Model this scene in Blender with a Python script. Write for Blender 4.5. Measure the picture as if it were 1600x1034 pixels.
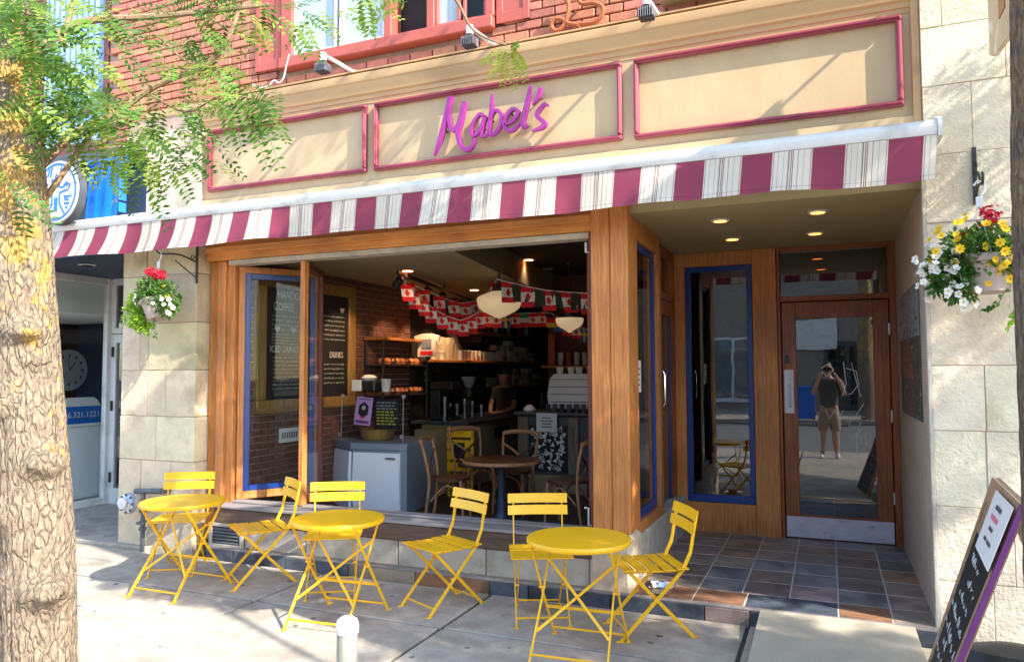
import bpy, math, random
from mathutils import Vector, Matrix
random.seed(11)
sc = bpy.context.scene
for o in list(bpy.data.objects): bpy.data.objects.remove(o)
COL = sc.collection
R = math.radians; V = Vector; PI = math.pi

# ------------------------------------------------------------------ camera
FPX, YAW, PIT, ROL, CH = 1167.97, 0.399157, 0.0533346, 0.00406114, 1.6
_fw = V((-math.sin(YAW)*math.cos(PIT), math.cos(YAW)*math.cos(PIT), math.sin(PIT)))
_r = V((math.cos(YAW), math.sin(YAW), 0)); _d = _fw.cross(_r)
CR = math.cos(ROL)*_r + math.sin(ROL)*_d; CD = -math.sin(ROL)*_r + math.cos(ROL)*_d
cam = bpy.data.cameras.new('camera'); camo = bpy.data.objects.new('camera', cam); COL.objects.link(camo)
cam.sensor_width = 36; cam.lens = 36*FPX/1600; cam.clip_start = .02; cam.clip_end = 600
camo.matrix_world = Matrix(((CR.x, -CD.x, -_fw.x, 0), (CR.y, -CD.y, -_fw.y, 0), (CR.z, -CD.z, -_fw.z, CH), (0, 0, 0, 1)))
sc.camera = camo

# ------------------------------------------------------------------ light
SUN = V((1.0, -.30, .83)).normalized()
w = bpy.data.worlds.new('World'); sc.world = w; w.use_nodes = True
nt = w.node_tree; nt.nodes.clear()
sky = nt.nodes.new('ShaderNodeTexSky'); sky.sky_type = 'NISHITA'; sky.sun_disc = False
sky.sun_elevation = math.asin(SUN.z); sky.sun_rotation = math.atan2(SUN.x, SUN.y); sky.dust_density = .6
bg = nt.nodes.new('ShaderNodeBackground'); bg.inputs[1].default_value = .15
ou = nt.nodes.new('ShaderNodeOutputWorld')
nt.links.new(sky.outputs[0], bg.inputs[0]); nt.links.new(bg.outputs[0], ou.inputs[0])
sl = bpy.data.lights.new('sun', 'SUN'); sl.energy = 2.7; sl.angle = R(.5); sl.color = (1, .93, .82)
so = bpy.data.objects.new('sun', sl); COL.objects.link(so); so.location = SUN*40
so.rotation_euler = (-SUN).to_track_quat('-Z', 'Y').to_euler()
sc.view_settings.view_transform = 'Standard'; sc.view_settings.look = 'None'
sc.view_settings.exposure = 2.2; sc.view_settings.gamma = 1; sc.view_settings.use_curve_mapping = False
sc.cycles.use_denoising = True; sc.cycles.max_bounces = 10; sc.cycles.transparent_max_bounces = 24
sc.cycles.sample_clamp_indirect = 6; sc.cycles.caustics_reflective = False; sc.cycles.caustics_refractive = False

# ------------------------------------------------------------------ pixel -> place (real distance given)
def _ray(x, y): return CR*((x-800)/FPX) + CD*((y-517)/FPX) + _fw
def at(x, y, Y): d = _ray(x, y); return V((0, 0, CH)) + d*(Y/d.y)
def atx(x, y, X): d = _ray(x, y); return V((0, 0, CH)) + d*(X/d.x)
def atz(x, y, Z=0): d = _ray(x, y); return V((0, 0, CH)) + d*((Z-CH)/d.z)

# ------------------------------------------------------------------ mesh builder
class MB:
    def __init__(s): s.v = []; s.f = []; s.m = []; s.uv = None
    def face(s, pts, mi=0):
        n = len(s.v); s.v += [V(p) for p in pts]; s.f.append(tuple(range(n, n+len(pts)))); s.m.append(mi); return s
    def box(s, x0, x1, y0, y1, z0, z1, b=0, mi=0, M=None):
        if x0 > x1: x0, x1 = x1, x0
        if y0 > y1: y0, y1 = y1, y0
        if z0 > z1: z0, z1 = z1, z0
        c = V(((x0+x1)/2, (y0+y1)/2, (z0+z1)/2)); h = V(((x1-x0)/2, (y1-y0)/2, (z1-z0)/2))
        b = min(b, h.x*.45, h.y*.45, h.z*.45); sg = (-1, 1); idx = {}; n0 = len(s.v)
        S = [(a, bb, d) for a in sg for bb in sg for d in sg]; loc = []
        if b <= 0:
            for k in S: idx[k] = len(loc); loc.append(V((k[0]*h.x, k[1]*h.y, k[2]*h.z)))
            F = []
            for ax in range(3):
                for sd in sg:
                    q = [k for k in S if k[ax] == sd]; o = [i for i in range(3) if i != ax]
                    q.sort(key=lambda k: math.atan2(k[o[1]], k[o[0]])); F.append([idx[k] for k in q])
        else:
            for k in S:
                for ax in range(3):
                    p = [k[i]*(h[i] - (0 if i == ax else b)) for i in range(3)]; idx[k+(ax,)] = len(loc); loc.append(V(p))
            F = []
            for ax in range(3):
                o = [i for i in range(3) if i != ax]
                for sd in sg:
                    q = [k for k in S if k[ax] == sd]; q.sort(key=lambda k: math.atan2(k[o[1]], k[o[0]]))
                    F.append([idx[k+(ax,)] for k in q])
                for s1 in sg:
                    for s2 in sg:
                        e = []
                        for s3 in sg:
                            k = [0, 0, 0]; k[ax] = s3; k[o[0]] = s1; k[o[1]] = s2; e.append(tuple(k))
                        F.append([idx[e[0]+(o[0],)], idx[e[1]+(o[0],)], idx[e[1]+(o[1],)], idx[e[0]+(o[1],)]])
            for k in S: F.append([idx[k+(0,)], idx[k+(1,)], idx[k+(2,)]])
        for fc in F:
            a, bb, d = loc[fc[0]], loc[fc[1]], loc[fc[2]]
            ctr = sum((loc[i] for i in fc), V())/len(fc)
            if (bb-a).cross(d-a).dot(ctr) < 0: fc.reverse()
            s.f.append(tuple(n0+i for i in fc)); s.m.append(mi)
        for p in loc:
            p = p + c
            s.v.append(M @ p if M else p)
        return s
    def tube(s, pts, r, n=8, mi=0, flat=None):
        pts = [V(p) for p in pts]; n0 = len(s.v); L = len(pts)
        rs = r if isinstance(r, (list, tuple)) else [r]*L
        ref = None
        for i, p in enumerate(pts):
            t = (pts[min(i+1, L-1)] - pts[max(i-1, 0)])
            t = t.normalized() if t.length > 1e-9 else V((0, 0, 1))
            if ref is None: ref = V((0, 0, 1)) if abs(t.z) < .9 else V((1, 0, 0))
            u = (ref - t*ref.dot(t)).normalized(); ref = u; ww = t.cross(u)
            for k in range(n):
                a = 2*PI*k/n; s.v.append(p + (u*math.cos(a) + ww*math.sin(a)*(flat or 1))*rs[i])
        for i in range(L-1):
            for k in range(n):
                a = n0+i*n+k; b = n0+i*n+(k+1) % n
                s.f.append((a, b, b+n, a+n)); s.m.append(mi)
        s.f.append(tuple(n0+k for k in reversed(range(n)))); s.m.append(mi)
        s.f.append(tuple(n0+(L-1)*n+k for k in range(n))); s.m.append(mi)
        return s
    def bar(s, p, q, wd, th, side=V((1, 0, 0)), mi=0, b=.0015):
        p, q = V(p), V(q); d = q-p; L = d.length; z = d/L
        x = (side - z*side.dot(z)).normalized(); y = z.cross(x)
        M = Matrix(((x.x, y.x, z.x, p.x), (x.y, y.y, z.y, p.y), (x.z, y.z, z.z, p.z), (0, 0, 0, 1)))
        return s.box(-wd/2, wd/2, -th/2, th/2, 0, L, b, mi, M)
    def lathe(s, prof, n=24, c=(0, 0, 0), mi=0, rib=0, ribn=0, M=None):
        c = V(c); n0 = len(s.v)
        for (r, z) in prof:
            for k in range(n):
                a = 2*PI*k/n; rr = r*(1 + (rib*math.cos(ribn*a) if ribn else 0))
                p = V((rr*math.cos(a), rr*math.sin(a), z)); p = (M @ p) if M else p
                s.v.append(p+c)
        for i in range(len(prof)-1):
            for k in range(n):
                a = n0+i*n+k; b = n0+i*n+(k+1) % n; s.f.append((a, b, b+n, a+n)); s.m.append(mi)
        if prof[0][0] > 1e-6: s.f.append(tuple(n0+k for k in reversed(range(n)))); s.m.append(mi)
        if prof[-1][0] > 1e-6: s.f.append(tuple(n0+(len(prof)-1)*n+k for k in range(n))); s.m.append(mi)
        return s
    def prism(s, poly, fn, d0, d1, mi=0):
        """poly: 2d points; fn(a,b,d) -> 3d"""
        n0 = len(s.v); n = len(poly)
        for d in (d0, d1):
            for a, b in poly: s.v.append(V(fn(a, b, d)))
        s.f.append(tuple(n0+k for k in reversed(range(n)))); s.m.append(mi)
        s.f.append(tuple(n0+n+k for k in range(n))); s.m.append(mi)
        for k in range(n):
            a = n0+k; b = n0+(k+1) % n; s.f.append((a, b, b+n, a+n)); s.m.append(mi)
        return s
    def mesh(s, name, mats, sm=35, off=V((0, 0, 0))):
        me = bpy.data.meshes.new(name); me.from_pydata([v-off for v in s.v], [], s.f)
        for m in (mats if isinstance(mats, (list, tuple)) else [mats]): me.materials.append(m)
        me.polygons.foreach_set('material_index', s.m)
        if s.uv:
            ul = me.uv_layers.new(name='uv')
            for lp in me.loops: ul.data[lp.index].uv = s.uv[lp.vertex_index]
        if sm:
            me.polygons.foreach_set('use_smooth', [True]*len(s.f)); me.update()
            me.set_sharp_from_angle(angle=R(sm))
        me.update(); return me
    def build(s, name, mats, parent=None, sm=35, origin=None):
        off = OFF.get(parent.name, V((0, 0, 0))).copy() if parent else V(origin or (0, 0, 0))
        loc = V((0, 0, 0))
        if parent and origin: loc = V(origin)-off; off = V(origin)
        o = bpy.data.objects.new(name, s.mesh(name, mats, sm, off)); COL.objects.link(o)
        if parent: o.parent = parent; o.location = loc
        else: o.location = off
        OFF[o.name] = off if parent is None else (off if origin else OFF.get(parent.name, V((0, 0, 0))))
        return o
OFF = {}
def tag(o, label=None, cat=None, group=None, kind=None):
    if label: o['label'] = label
    if cat: o['category'] = cat
    if group: o['group'] = group
    if kind: o['kind'] = kind
    return o
def thing(name, label, cat, loc=(0, 0, 0), rz=0, group=None, local=False):
    o = bpy.data.objects.new(name, None); COL.objects.link(o); o.location = loc; o.rotation_euler = (0, 0, rz)
    o.empty_display_size = .1; OFF[o.name] = V((0, 0, 0)) if local else V(loc)
    return tag(o, label, cat, group)
def piece(me, name, parent, loc, rot=(0, 0, 0), scale=(1, 1, 1)):
    o = bpy.data.objects.new(name, me); COL.objects.link(o)
    if parent: o.parent = parent; o.location = V(loc)-OFF.get(parent.name, V((0, 0, 0)))
    else: o.location = loc
    o.rotation_euler = rot; o.scale = scale; return o
def clone(root, loc, rz, label=None, group=None):
    c = root.copy(); COL.objects.link(c); c.location = loc; c.rotation_euler = (0, 0, rz)
    if label: c['label'] = label
    if group: c['group'] = group
    for ch in list(root.children):
        d = ch.copy(); COL.objects.link(d); d.parent = c
        for g in ch.children:
            e = g.copy(); COL.objects.link(e); e.parent = d
    return c
def text_mesh(txt, size, mat, name, parent, M, ext=.001, align='CENTER', sx=1.0):
    cu = bpy.data.curves.new('t', 'FONT'); cu.body = txt; cu.size = size; cu.extrude = ext; cu.align_x = align; cu.align_y = 'CENTER'
    cu.resolution_u = 2; cu.space_line = 1.05
    to = bpy.data.objects.new('t', cu); COL.objects.link(to)
    dg = bpy.context.evaluated_depsgraph_get(); me = bpy.data.meshes.new_from_object(to.evaluated_get(dg))
    bpy.data.objects.remove(to); me.name = name
    off = OFF.get(parent.name, V((0, 0, 0))) if parent else V((0, 0, 0))
    me.transform(Matrix.Translation(-off) @ M @ Matrix.Diagonal((sx, 1, 1, 1))); me.materials.clear(); me.materials.append(mat)
    o = bpy.data.objects.new(name, me); COL.objects.link(o); o.parent = parent; return o
def frame_M(p, xdir, up):
    """text frame: x along xdir, y along up, at p"""
    x = V(xdir).normalized(); y = V(up); y = (y - x*y.dot(x)).normalized(); z = x.cross(y)
    return Matrix(((x.x, y.x, z.x, p[0]), (x.y, y.y, z.y, p[1]), (x.z, y.z, z.z, p[2]), (0, 0, 0, 1)))

# ------------------------------------------------------------------ materials
def srgb(r, g, b):
    f = lambda c: (c/255/12.92) if c <= 10 else ((c/255+.055)/1.055)**2.4
    return (f(r), f(g), f(b))
def base_nodes(name):
    m = bpy.data.materials.new(name); m.use_nodes = True; t = m.node_tree
    return m, t, t.nodes['Principled BSDF'], t.nodes.new, t.links.new
def mat(name, col, rough=.6, var=.12, scale=6, bump=0, bscale=60, metal=0, st=(1, 1, 1), rnd=0, hue=0, dark=None, dscale=3, damt=.5, dthr=.55, spec=.5, trans=0, detail=6):
    m, t, p, N, L = base_nodes(name)
    tc = N('ShaderNodeTexCoord'); mp = N('ShaderNodeMapping'); mp.inputs['Scale'].default_value = st
    L(tc.outputs['Object'], mp.inputs[0]); src = mp.outputs[0]
    if rnd:
        oi = N('ShaderNodeObjectInfo'); va = N('ShaderNodeVectorMath'); va.operation = 'ADD'
        sc_ = N('ShaderNodeMath'); sc_.operation = 'MULTIPLY'; sc_.inputs[1].default_value = 37
        L(oi.outputs['Random'], sc_.inputs[0]); L(src, va.inputs[0]); L(sc_.outputs[0], va.inputs[1]); src = va.outputs[0]
    n1 = N('ShaderNodeTexNoise'); n1.inputs['Scale'].default_value = scale; n1.inputs['Detail'].default_value = detail; n1.inputs['Roughness'].default_value = .62
    L(src, n1.inputs['Vector'])
    cr = N('ShaderNodeValToRGB'); e = cr.color_ramp.elements; e[0].position = .3; e[1].position = .72
    e[0].color = (*[c*(1-var) for c in col], 1); e[1].color = (*[min(1, c*(1+var)) for c in col], 1)
    L(n1.outputs['Fac'], cr.inputs[0]); out = cr.outputs[0]
    if dark is not None:
        n2 = N('ShaderNodeTexNoise'); n2.inputs['Scale'].default_value = dscale; n2.inputs['Detail'].default_value = 8; L(src, n2.inputs['Vector'])
        mr = N('ShaderNodeMapRange'); mr.inputs[1].default_value = dthr; mr.inputs[2].default_value = dthr+.14; mr.inputs[4].default_value = damt; L(n2.outputs['Fac'], mr.inputs[0])
        mx = N('ShaderNodeMix'); mx.data_type = 'RGBA'; mx.inputs[7].default_value = (*dark, 1)
        L(mr.outputs[0], mx.inputs[0]); L(out, mx.inputs[6]); out = mx.outputs[2]
    if rnd:
        hs = N('ShaderNodeHueSaturation'); r1 = N('ShaderNodeMapRange'); r1.inputs[3].default_value = 1-rnd; r1.inputs[4].default_value = 1+rnd
        L(oi.outputs['Random'], r1.inputs[0]); L(r1.outputs[0], hs.inputs['Value'])
        if hue:
            mm = N('ShaderNodeMath'); mm.operation = 'FRACT'; m2 = N('ShaderNodeMath'); m2.operation = 'MULTIPLY'; m2.inputs[1].default_value = 7.31
            L(oi.outputs['Random'], m2.inputs[0]); L(m2.outputs[0], mm.inputs[0])
            r2 = N('ShaderNodeMapRange'); r2.inputs[3].default_value = .5-hue; r2.inputs[4].default_value = .5+hue; L(mm.outputs[0], r2.inputs[0]); L(r2.outputs[0], hs.inputs['Hue'])
        L(out, hs.inputs['Color']); out = hs.outputs[0]
    L(out, p.inputs['Base Color'])
    p.inputs['Roughness'].default_value = rough; p.inputs['Metallic'].default_value = metal; p.inputs['Specular IOR Level'].default_value = spec
    if bump:
        nb = N('ShaderNodeTexNoise'); nb.inputs['Scale'].default_value = bscale; nb.inputs['Detail'].default_value = 8; nb.inputs['Roughness'].default_value = .65; L(src, nb.inputs['Vector'])
        bm = N('ShaderNodeBump'); bm.inputs['Strength'].default_value = bump; bm.inputs['Distance'].default_value = .02; L(nb.outputs['Fac'], bm.inputs['Height']); L(bm.outputs[0], p.inputs['Normal'])
    return m
def emit(name, col, s):
    m, t, p, N, L = base_nodes(name); p.inputs['Base Color'].default_value = (*col, 1)
    p.inputs['Emission Color'].default_value = (*col, 1); p.inputs['Emission Strength'].default_value = s; p.inputs['Roughness'].default_value = .3; return m
def glass(name, tint=(.92, .95, .95), ior=1.5, dirt=.0):
    m, t, p, N, L = base_nodes(name); t.nodes.remove(p); out = t.nodes['Material Output']
    tr = N('ShaderNodeBsdfTransparent'); tr.inputs[0].default_value = (*tint, 1)
    gl = N('ShaderNodeBsdfGlossy'); gl.inputs['Roughness'].default_value = .012
    tc = N('ShaderNodeTexCoord'); nz = N('ShaderNodeTexNoise'); nz.inputs['Scale'].default_value = 2.2; L(tc.outputs['Object'], nz.inputs['Vector'])
    bm = N('ShaderNodeBump'); bm.inputs['Strength'].default_value = .03; bm.inputs['Distance'].default_value = .02; L(nz.outputs['Fac'], bm.inputs['Height']); L(bm.outputs[0], gl.inputs['Normal'])
    fr = N('ShaderNodeFresnel'); fr.inputs[0].default_value = ior
    mx = N('ShaderNodeMixShader'); ge = N('ShaderNodeNewGeometry'); fb = N('ShaderNodeMath'); fb.operation = 'SUBTRACT'; fb.inputs[0].default_value = 1; L(ge.outputs['Backfacing'], fb.inputs[1])
    fm_ = N('ShaderNodeMath'); fm_.operation = 'MULTIPLY'; L(fr.outputs[0], fm_.inputs[0]); L(fb.outputs[0], fm_.inputs[1])
    L(fm_.outputs[0], mx.inputs[0]); L(tr.outputs[0], mx.inputs[1]); L(gl.outputs[0], mx.inputs[2])
    L(mx.outputs[0], out.inputs[0]); return m
def leafm(name, col, tr=.45, var=.35):
    m = mat(name, col, rough=.5, var=var, scale=9, spec=.35); t = m.node_tree; p = t.nodes['Principled BSDF']; N, L = t.nodes.new, t.links.new
    src = p.inputs['Base Color'].links[0].from_socket
    tl = N('ShaderNodeBsdfTranslucent'); hs = N('ShaderNodeHueSaturation'); hs.inputs['Value'].default_value = 1.5; hs.inputs['Hue'].default_value = .485; L(src, hs.inputs['Color']); L(hs.outputs[0], tl.inputs[0])
    mx = N('ShaderNodeMixShader'); mx.inputs[0].default_value = tr; L(p.outputs[0], mx.inputs[1]); L(tl.outputs[0], mx.inputs[2]); L(mx.outputs[0], t.nodes['Material Output'].inputs[0]); return m

def m_wood(name, a, b, rough=.5, st=(14, 14, 1.2), bump=.12):
    m, t, p, N, L = base_nodes(name)
    tc = N('ShaderNodeTexCoord'); mp = N('ShaderNodeMapping'); mp.inputs['Scale'].default_value = st; L(tc.outputs['Object'], mp.inputs[0])
    n1 = N('ShaderNodeTexNoise'); n1.inputs['Scale'].default_value = 3; n1.inputs['Detail'].default_value = 10; n1.inputs['Roughness'].default_value = .7; n1.inputs['Distortion'].default_value = .6; L(mp.outputs[0], n1.inputs['Vector'])
    cr = N('ShaderNodeValToRGB'); e = cr.color_ramp.elements; e[0].position = .32; e[0].color = (*b, 1); e[1].position = .66; e[1].color = (*a, 1); L(n1.outputs[0], cr.inputs[0])
    n2 = N('ShaderNodeTexNoise'); n2.inputs['Scale'].default_value = 1.6; n2.inputs['Detail'].default_value = 6; L(tc.outputs['Object'], n2.inputs['Vector'])
    mr = N('ShaderNodeMapRange'); mr.inputs[1].default_value = .35; mr.inputs[2].default_value = .7; mr.inputs[3].default_value = .72; mr.inputs[4].default_value = 1.15; L(n2.outputs[0], mr.inputs[0])
    hs = N('ShaderNodeHueSaturation'); L(mr.outputs[0], hs.inputs['Value']); L(cr.outputs[0], hs.inputs['Color']); L(hs.outputs[0], p.inputs['Base Color'])
    p.inputs['Roughness'].default_value = rough
    bm = N('ShaderNodeBump'); bm.inputs['Strength'].default_value = bump; bm.inputs['Distance'].default_value = .01; L(n1.outputs[0], bm.inputs['Height']); L(bm.outputs[0], p.inputs['Normal']); return m
def m_stripes():
    m, t, p, N, L = base_nodes('awning_fabric')
    uv = N('ShaderNodeTexCoord'); sx = N('ShaderNodeSeparateXYZ'); L(uv.outputs['UV'], sx.inputs[0])
    fr = N('ShaderNodeMath'); fr.operation = 'FRACT'; L(sx.outputs[0], fr.inputs[0])
    cr = N('ShaderNodeValToRGB'); cr.color_ramp.interpolation = 'CONSTANT'; e = cr.color_ramp.elements
    bu = srgb(154, 66, 92); wh = srgb(236, 226, 208); ln = srgb(120, 106, 110); br = srgb(128, 84, 88); tn = srgb(205, 192, 184)
    S = [(0, bu), (.438, wh), (.455, br), (.462, wh), (.52, ln), (.525, wh), (.60, ln), (.605, wh), (.655, tn), (.67, br), (.682, wh), (.70, br), (.712, wh), (.725, br), (.735, wh), (.80, ln), (.805, wh), (.88, ln), (.885, wh), (.975, br), (.983, wh)]
    e[0].color = (*S[0][1], 1); e[1].position = S[1][0]; e[1].color = (*S[1][1], 1)
    for q, c in S[2:]: k = e.new(q); k.color = (*c, 1)
    L(fr.outputs[0], cr.inputs[0])
    nz = N('ShaderNodeTexNoise'); nz.inputs['Scale'].default_value = 3; nz.inputs['Detail'].default_value = 8; L(uv.outputs['Object'], nz.inputs['Vector'])
    mr = N('ShaderNodeMapRange'); mr.inputs[3].default_value = .72; mr.inputs[4].default_value = 1.2; L(nz.outputs[0], mr.inputs[0])
    hs = N('ShaderNodeHueSaturation'); g1 = N('ShaderNodeMath'); g1.operation = 'COMPARE'; g1.inputs[1].default_value = .90; g1.inputs[2].default_value = .009; L(sx.outputs[1], g1.inputs[0])
    g2 = N('ShaderNodeMath'); g2.operation = 'MULTIPLY_ADD'; g2.inputs[1].default_value = -.28; L(g1.outputs[0], g2.inputs[0]); L(mr.outputs[0], g2.inputs[2])
    L(g2.outputs[0], hs.inputs['Value']); L(cr.outputs[0], hs.inputs['Color'])
    L(hs.outputs[0], p.inputs['Base Color']); p.inputs['Roughness'].default_value = .85
    tl = N('ShaderNodeBsdfTranslucent'); L(hs.outputs[0], tl.inputs[0]); mx = N('ShaderNodeMixShader'); mx.inputs[0].default_value = .25
    L(p.outputs[0], mx.inputs[1]); L(tl.outputs[0], mx.inputs[2]); L(mx.outputs[0], t.nodes['Material Output'].inputs[0])
    return m
def m_concrete():
    m = mat('concrete', srgb(172, 162, 147), rough=.85, var=.2, scale=9, bump=.4, bscale=60, rnd=.06, dark=srgb(122, 114, 104), dscale=2.6, damt=.55, dthr=.5)
    t = m.node_tree; p = t.nodes['Principled BSDF']; N, L = t.nodes.new, t.links.new
    src = p.inputs['Base Color'].links[0].from_socket
    tc = N('ShaderNodeTexCoord'); vo = N('ShaderNodeTexVoronoi'); vo.inputs['Scale'].default_value = 4.2; vo.voronoi_dimensions = '2D'; vo.inputs['Randomness'].default_value = 1
    nz = N('ShaderNodeTexNoise'); nz.inputs['Scale'].default_value = 26; va = N('ShaderNodeVectorMath'); va.operation = 'MULTIPLY_ADD'; va.inputs[1].default_value = (.03, .03, .03)
    L(tc.outputs['Object'], nz.inputs['Vector']); L(nz.outputs['Color'], va.inputs[0]); L(tc.outputs['Object'], va.inputs[2]); L(va.outputs[0], vo.inputs['Vector'])
    sp = N('ShaderNodeSeparateColor'); L(vo.outputs['Color'], sp.inputs[0])
    rr = N('ShaderNodeMapRange'); rr.inputs[1].default_value = .45; rr.inputs[2].default_value = 1; rr.inputs[3].default_value = 0; rr.inputs[4].default_value = .10; L(sp.outputs[0], rr.inputs[0])
    lt = N('ShaderNodeMath'); lt.operation = 'LESS_THAN'; L(vo.outputs['Distance'], lt.inputs[0]); L(rr.outputs[0], lt.inputs[1])
    mu = N('ShaderNodeMath'); mu.operation = 'MULTIPLY'; mu.inputs[1].default_value = .75; L(lt.outputs[0], mu.inputs[0])
    mx = N('ShaderNodeMix'); mx.data_type = 'RGBA'; mx.inputs[7].default_value = (.045, .045, .05, 1); L(mu.outputs[0], mx.inputs[0]); L(src, mx.inputs[6]); L(mx.outputs[2], p.inputs['Base Color'])
    return m
def m_bark(name='bark', lich=.6, lo=(104, 88, 72), hi=(172, 152, 128)):
    m, t, p, N, L = base_nodes(name); tc = N('ShaderNodeTexCoord'); mp = N('ShaderNodeMapping'); mp.inputs['Scale'].default_value = (1, 1, .35); L(tc.outputs['Object'], mp.inputs[0])
    nz = N('ShaderNodeTexNoise'); nz.inputs['Scale'].default_value = 14; nz.inputs['Detail'].default_value = 6; L(mp.outputs[0], nz.inputs['Vector'])
    va = N('ShaderNodeVectorMath'); va.operation = 'MULTIPLY_ADD'; va.inputs[1].default_value = (.09, .09, .05); L(nz.outputs['Color'], va.inputs[0]); L(mp.outputs[0], va.inputs[2])
    vo = N('ShaderNodeTexVoronoi'); vo.feature = 'DISTANCE_TO_EDGE'; vo.inputs['Scale'].default_value = 34; L(va.outputs[0], vo.inputs['Vector'])
    ck = N('ShaderNodeMapRange'); ck.inputs[1].default_value = 0; ck.inputs[2].default_value = .16; L(vo.outputs['Distance'], ck.inputs[0])
    n3 = N('ShaderNodeTexNoise'); n3.inputs['Scale'].default_value = 60; n3.inputs['Detail'].default_value = 8; n3.inputs['Roughness'].default_value = .7; L(mp.outputs[0], n3.inputs['Vector'])
    cr = N('ShaderNodeValToRGB'); e = cr.color_ramp.elements; e[0].position = .3; e[0].color = (*srgb(*lo), 1); e[1].position = .66; e[1].color = (*srgb(*hi), 1); L(n3.outputs[0], cr.inputs[0])
    n2 = N('ShaderNodeTexNoise'); n2.inputs['Scale'].default_value = 7; n2.inputs['Detail'].default_value = 9; n2.inputs['Roughness'].default_value = .65; L(tc.outputs['Object'], n2.inputs['Vector'])
    sx = N('ShaderNodeSeparateXYZ'); L(tc.outputs['Object'], sx.inputs[0])
    ad = N('ShaderNodeMapRange'); ad.inputs[1].default_value = .7; ad.inputs[2].default_value = 2.4; ad.inputs[3].default_value = -.14; ad.inputs[4].default_value = .07; L(sx.outputs[2], ad.inputs[0])
    sm = N('ShaderNodeMath'); L(n2.outputs[0], sm.inputs[0]); L(ad.outputs[0], sm.inputs[1])
    mr = N('ShaderNodeMapRange'); mr.inputs[1].default_value = .53; mr.inputs[2].default_value = .6; mr.inputs[4].default_value = lich; L(sm.outputs[0], mr.inputs[0])
    mx = N('ShaderNodeMix'); mx.data_type = 'RGBA'; mx.inputs[7].default_value = (*srgb(214, 164, 52), 1); L(mr.outputs[0], mx.inputs[0]); L(cr.outputs[0], mx.inputs[6])
    iv = N('ShaderNodeMapRange'); iv.inputs[1].default_value = 0; iv.inputs[2].default_value = 1; iv.inputs[3].default_value = .06; iv.inputs[4].default_value = 0; L(ck.outputs[0], iv.inputs[0])
    m2 = N('ShaderNodeMix'); m2.data_type = 'RGBA'; m2.inputs[7].default_value = (*srgb(70, 52, 40), 1); L(iv.outputs[0], m2.inputs[0]); L(mx.outputs[2], m2.inputs[6]); L(m2.outputs[2], p.inputs['Base Color'])
    p.inputs['Roughness'].default_value = .9
    hh = N('ShaderNodeMath'); hh.operation = 'MULTIPLY_ADD'; hh.inputs[1].default_value = 1.4; L(n3.outputs[0], hh.inputs[0]); L(ck.outputs[0], hh.inputs[2])
    bm = N('ShaderNodeBump'); bm.inputs['Strength'].default_value = 1; bm.inputs['Distance'].default_value = .012; L(hh.outputs[0], bm.inputs['Height']); L(bm.outputs[0], p.inputs['Normal']); return m

M_conc = m_concrete(); M_bark = m_bark(); M_bark2 = m_bark('dark_bark', .12, (76, 64, 54), (140, 122, 104)); M_stripe = m_stripes()
M_dirt = mat('joint_dirt', (.09, .085, .08), .95, .3, 8)
M_asph = mat('asphalt', (.17, .165, .16), .9, .2, 12, bump=.2)
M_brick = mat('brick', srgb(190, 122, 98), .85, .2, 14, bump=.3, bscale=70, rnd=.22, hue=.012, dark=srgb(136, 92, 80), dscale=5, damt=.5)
M_mortar = mat('mortar', srgb(176, 150, 132), .95, .2, 20, bump=.2)
M_stone = mat('limestone', srgb(206, 190, 160), .85, .16, 3.5, bump=.55, bscale=26, rnd=.17, hue=.018, dark=srgb(150, 134, 106), dscale=2.6, damt=.55, dthr=.55)
M_stoneR = mat('limestone_right', srgb(222, 208, 182), .85, .14, 5, bump=.85, bscale=30, rnd=.1, hue=.012, dark=srgb(168, 150, 120), dscale=2.6, damt=.5, dthr=.56)
M_stoneb = mat('grey_stone', srgb(186, 178, 164), .85, .18, 5, bump=.35, bscale=40, rnd=.1, dark=srgb(130, 122, 110), dscale=4, damt=.5)
M_wood = m_wood('stained_wood', srgb(222, 148, 78), srgb(170, 98, 44), st=(22, 22, 1.1))
M_woodh = m_wood('stained_wood_horizontal', srgb(228, 158, 84), srgb(184, 112, 52), st=(1.1, 22, 22))
M_woodd = m_wood('dark_door_wood', srgb(168, 92, 42), srgb(112, 54, 24), rough=.4, st=(22, 22, 1.1))
M_woodr = m_wood('mahogany_wood', srgb(124, 58, 38), srgb(84, 34, 24), rough=.45)
M_wsill = m_wood('weathered_sill', srgb(120, 92, 74), srgb(78, 60, 50), st=(1.2, 14, 14), rough=.75)
M_wsill2 = mat('worn_sill_top', srgb(140, 132, 128), .7, .25, 8, st=(.4, 3, 3), bump=.1)
M_blue = mat('blue_paint', srgb(14, 56, 128), .35, .08, 5)
M_sign = mat('tan_paint', srgb(196, 168, 128), .5, .08, 3, bump=.08, bscale=40, st=(1.5, 1, .5), dark=srgb(186, 156, 112), dscale=4, damt=.4, dthr=.52)
M_trim = mat('rose_paint', srgb(146, 58, 76), .4, .1, 6)
M_corn = mat('cornice_paint', srgb(196, 158, 112), .55, .1, 4, st=(.3, 1, 1), dark=srgb(120, 92, 62), dscale=4, damt=.4, dthr=.58)
M_mag = mat('magenta_paint', srgb(148, 46, 128), .38, .08, 8)
M_white = mat('white_metal', srgb(222, 222, 220), .45, .08, 4, dark=srgb(160, 156, 150), dscale=5, damt=.5, dthr=.54)
M_yel = mat('yellow_enamel', (.93, .50, .009), .38, .07, 7, dark=(.45, .26, .03), dscale=34, damt=.5, dthr=.69, rnd=.035, bump=.05, bscale=120)
M_salm = mat('salmon_paint', srgb(180, 90, 76), .6, .1, 5, bump=.08, bscale=30, dark=srgb(150, 60, 50), dscale=5, damt=.35, dthr=.6)
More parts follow.
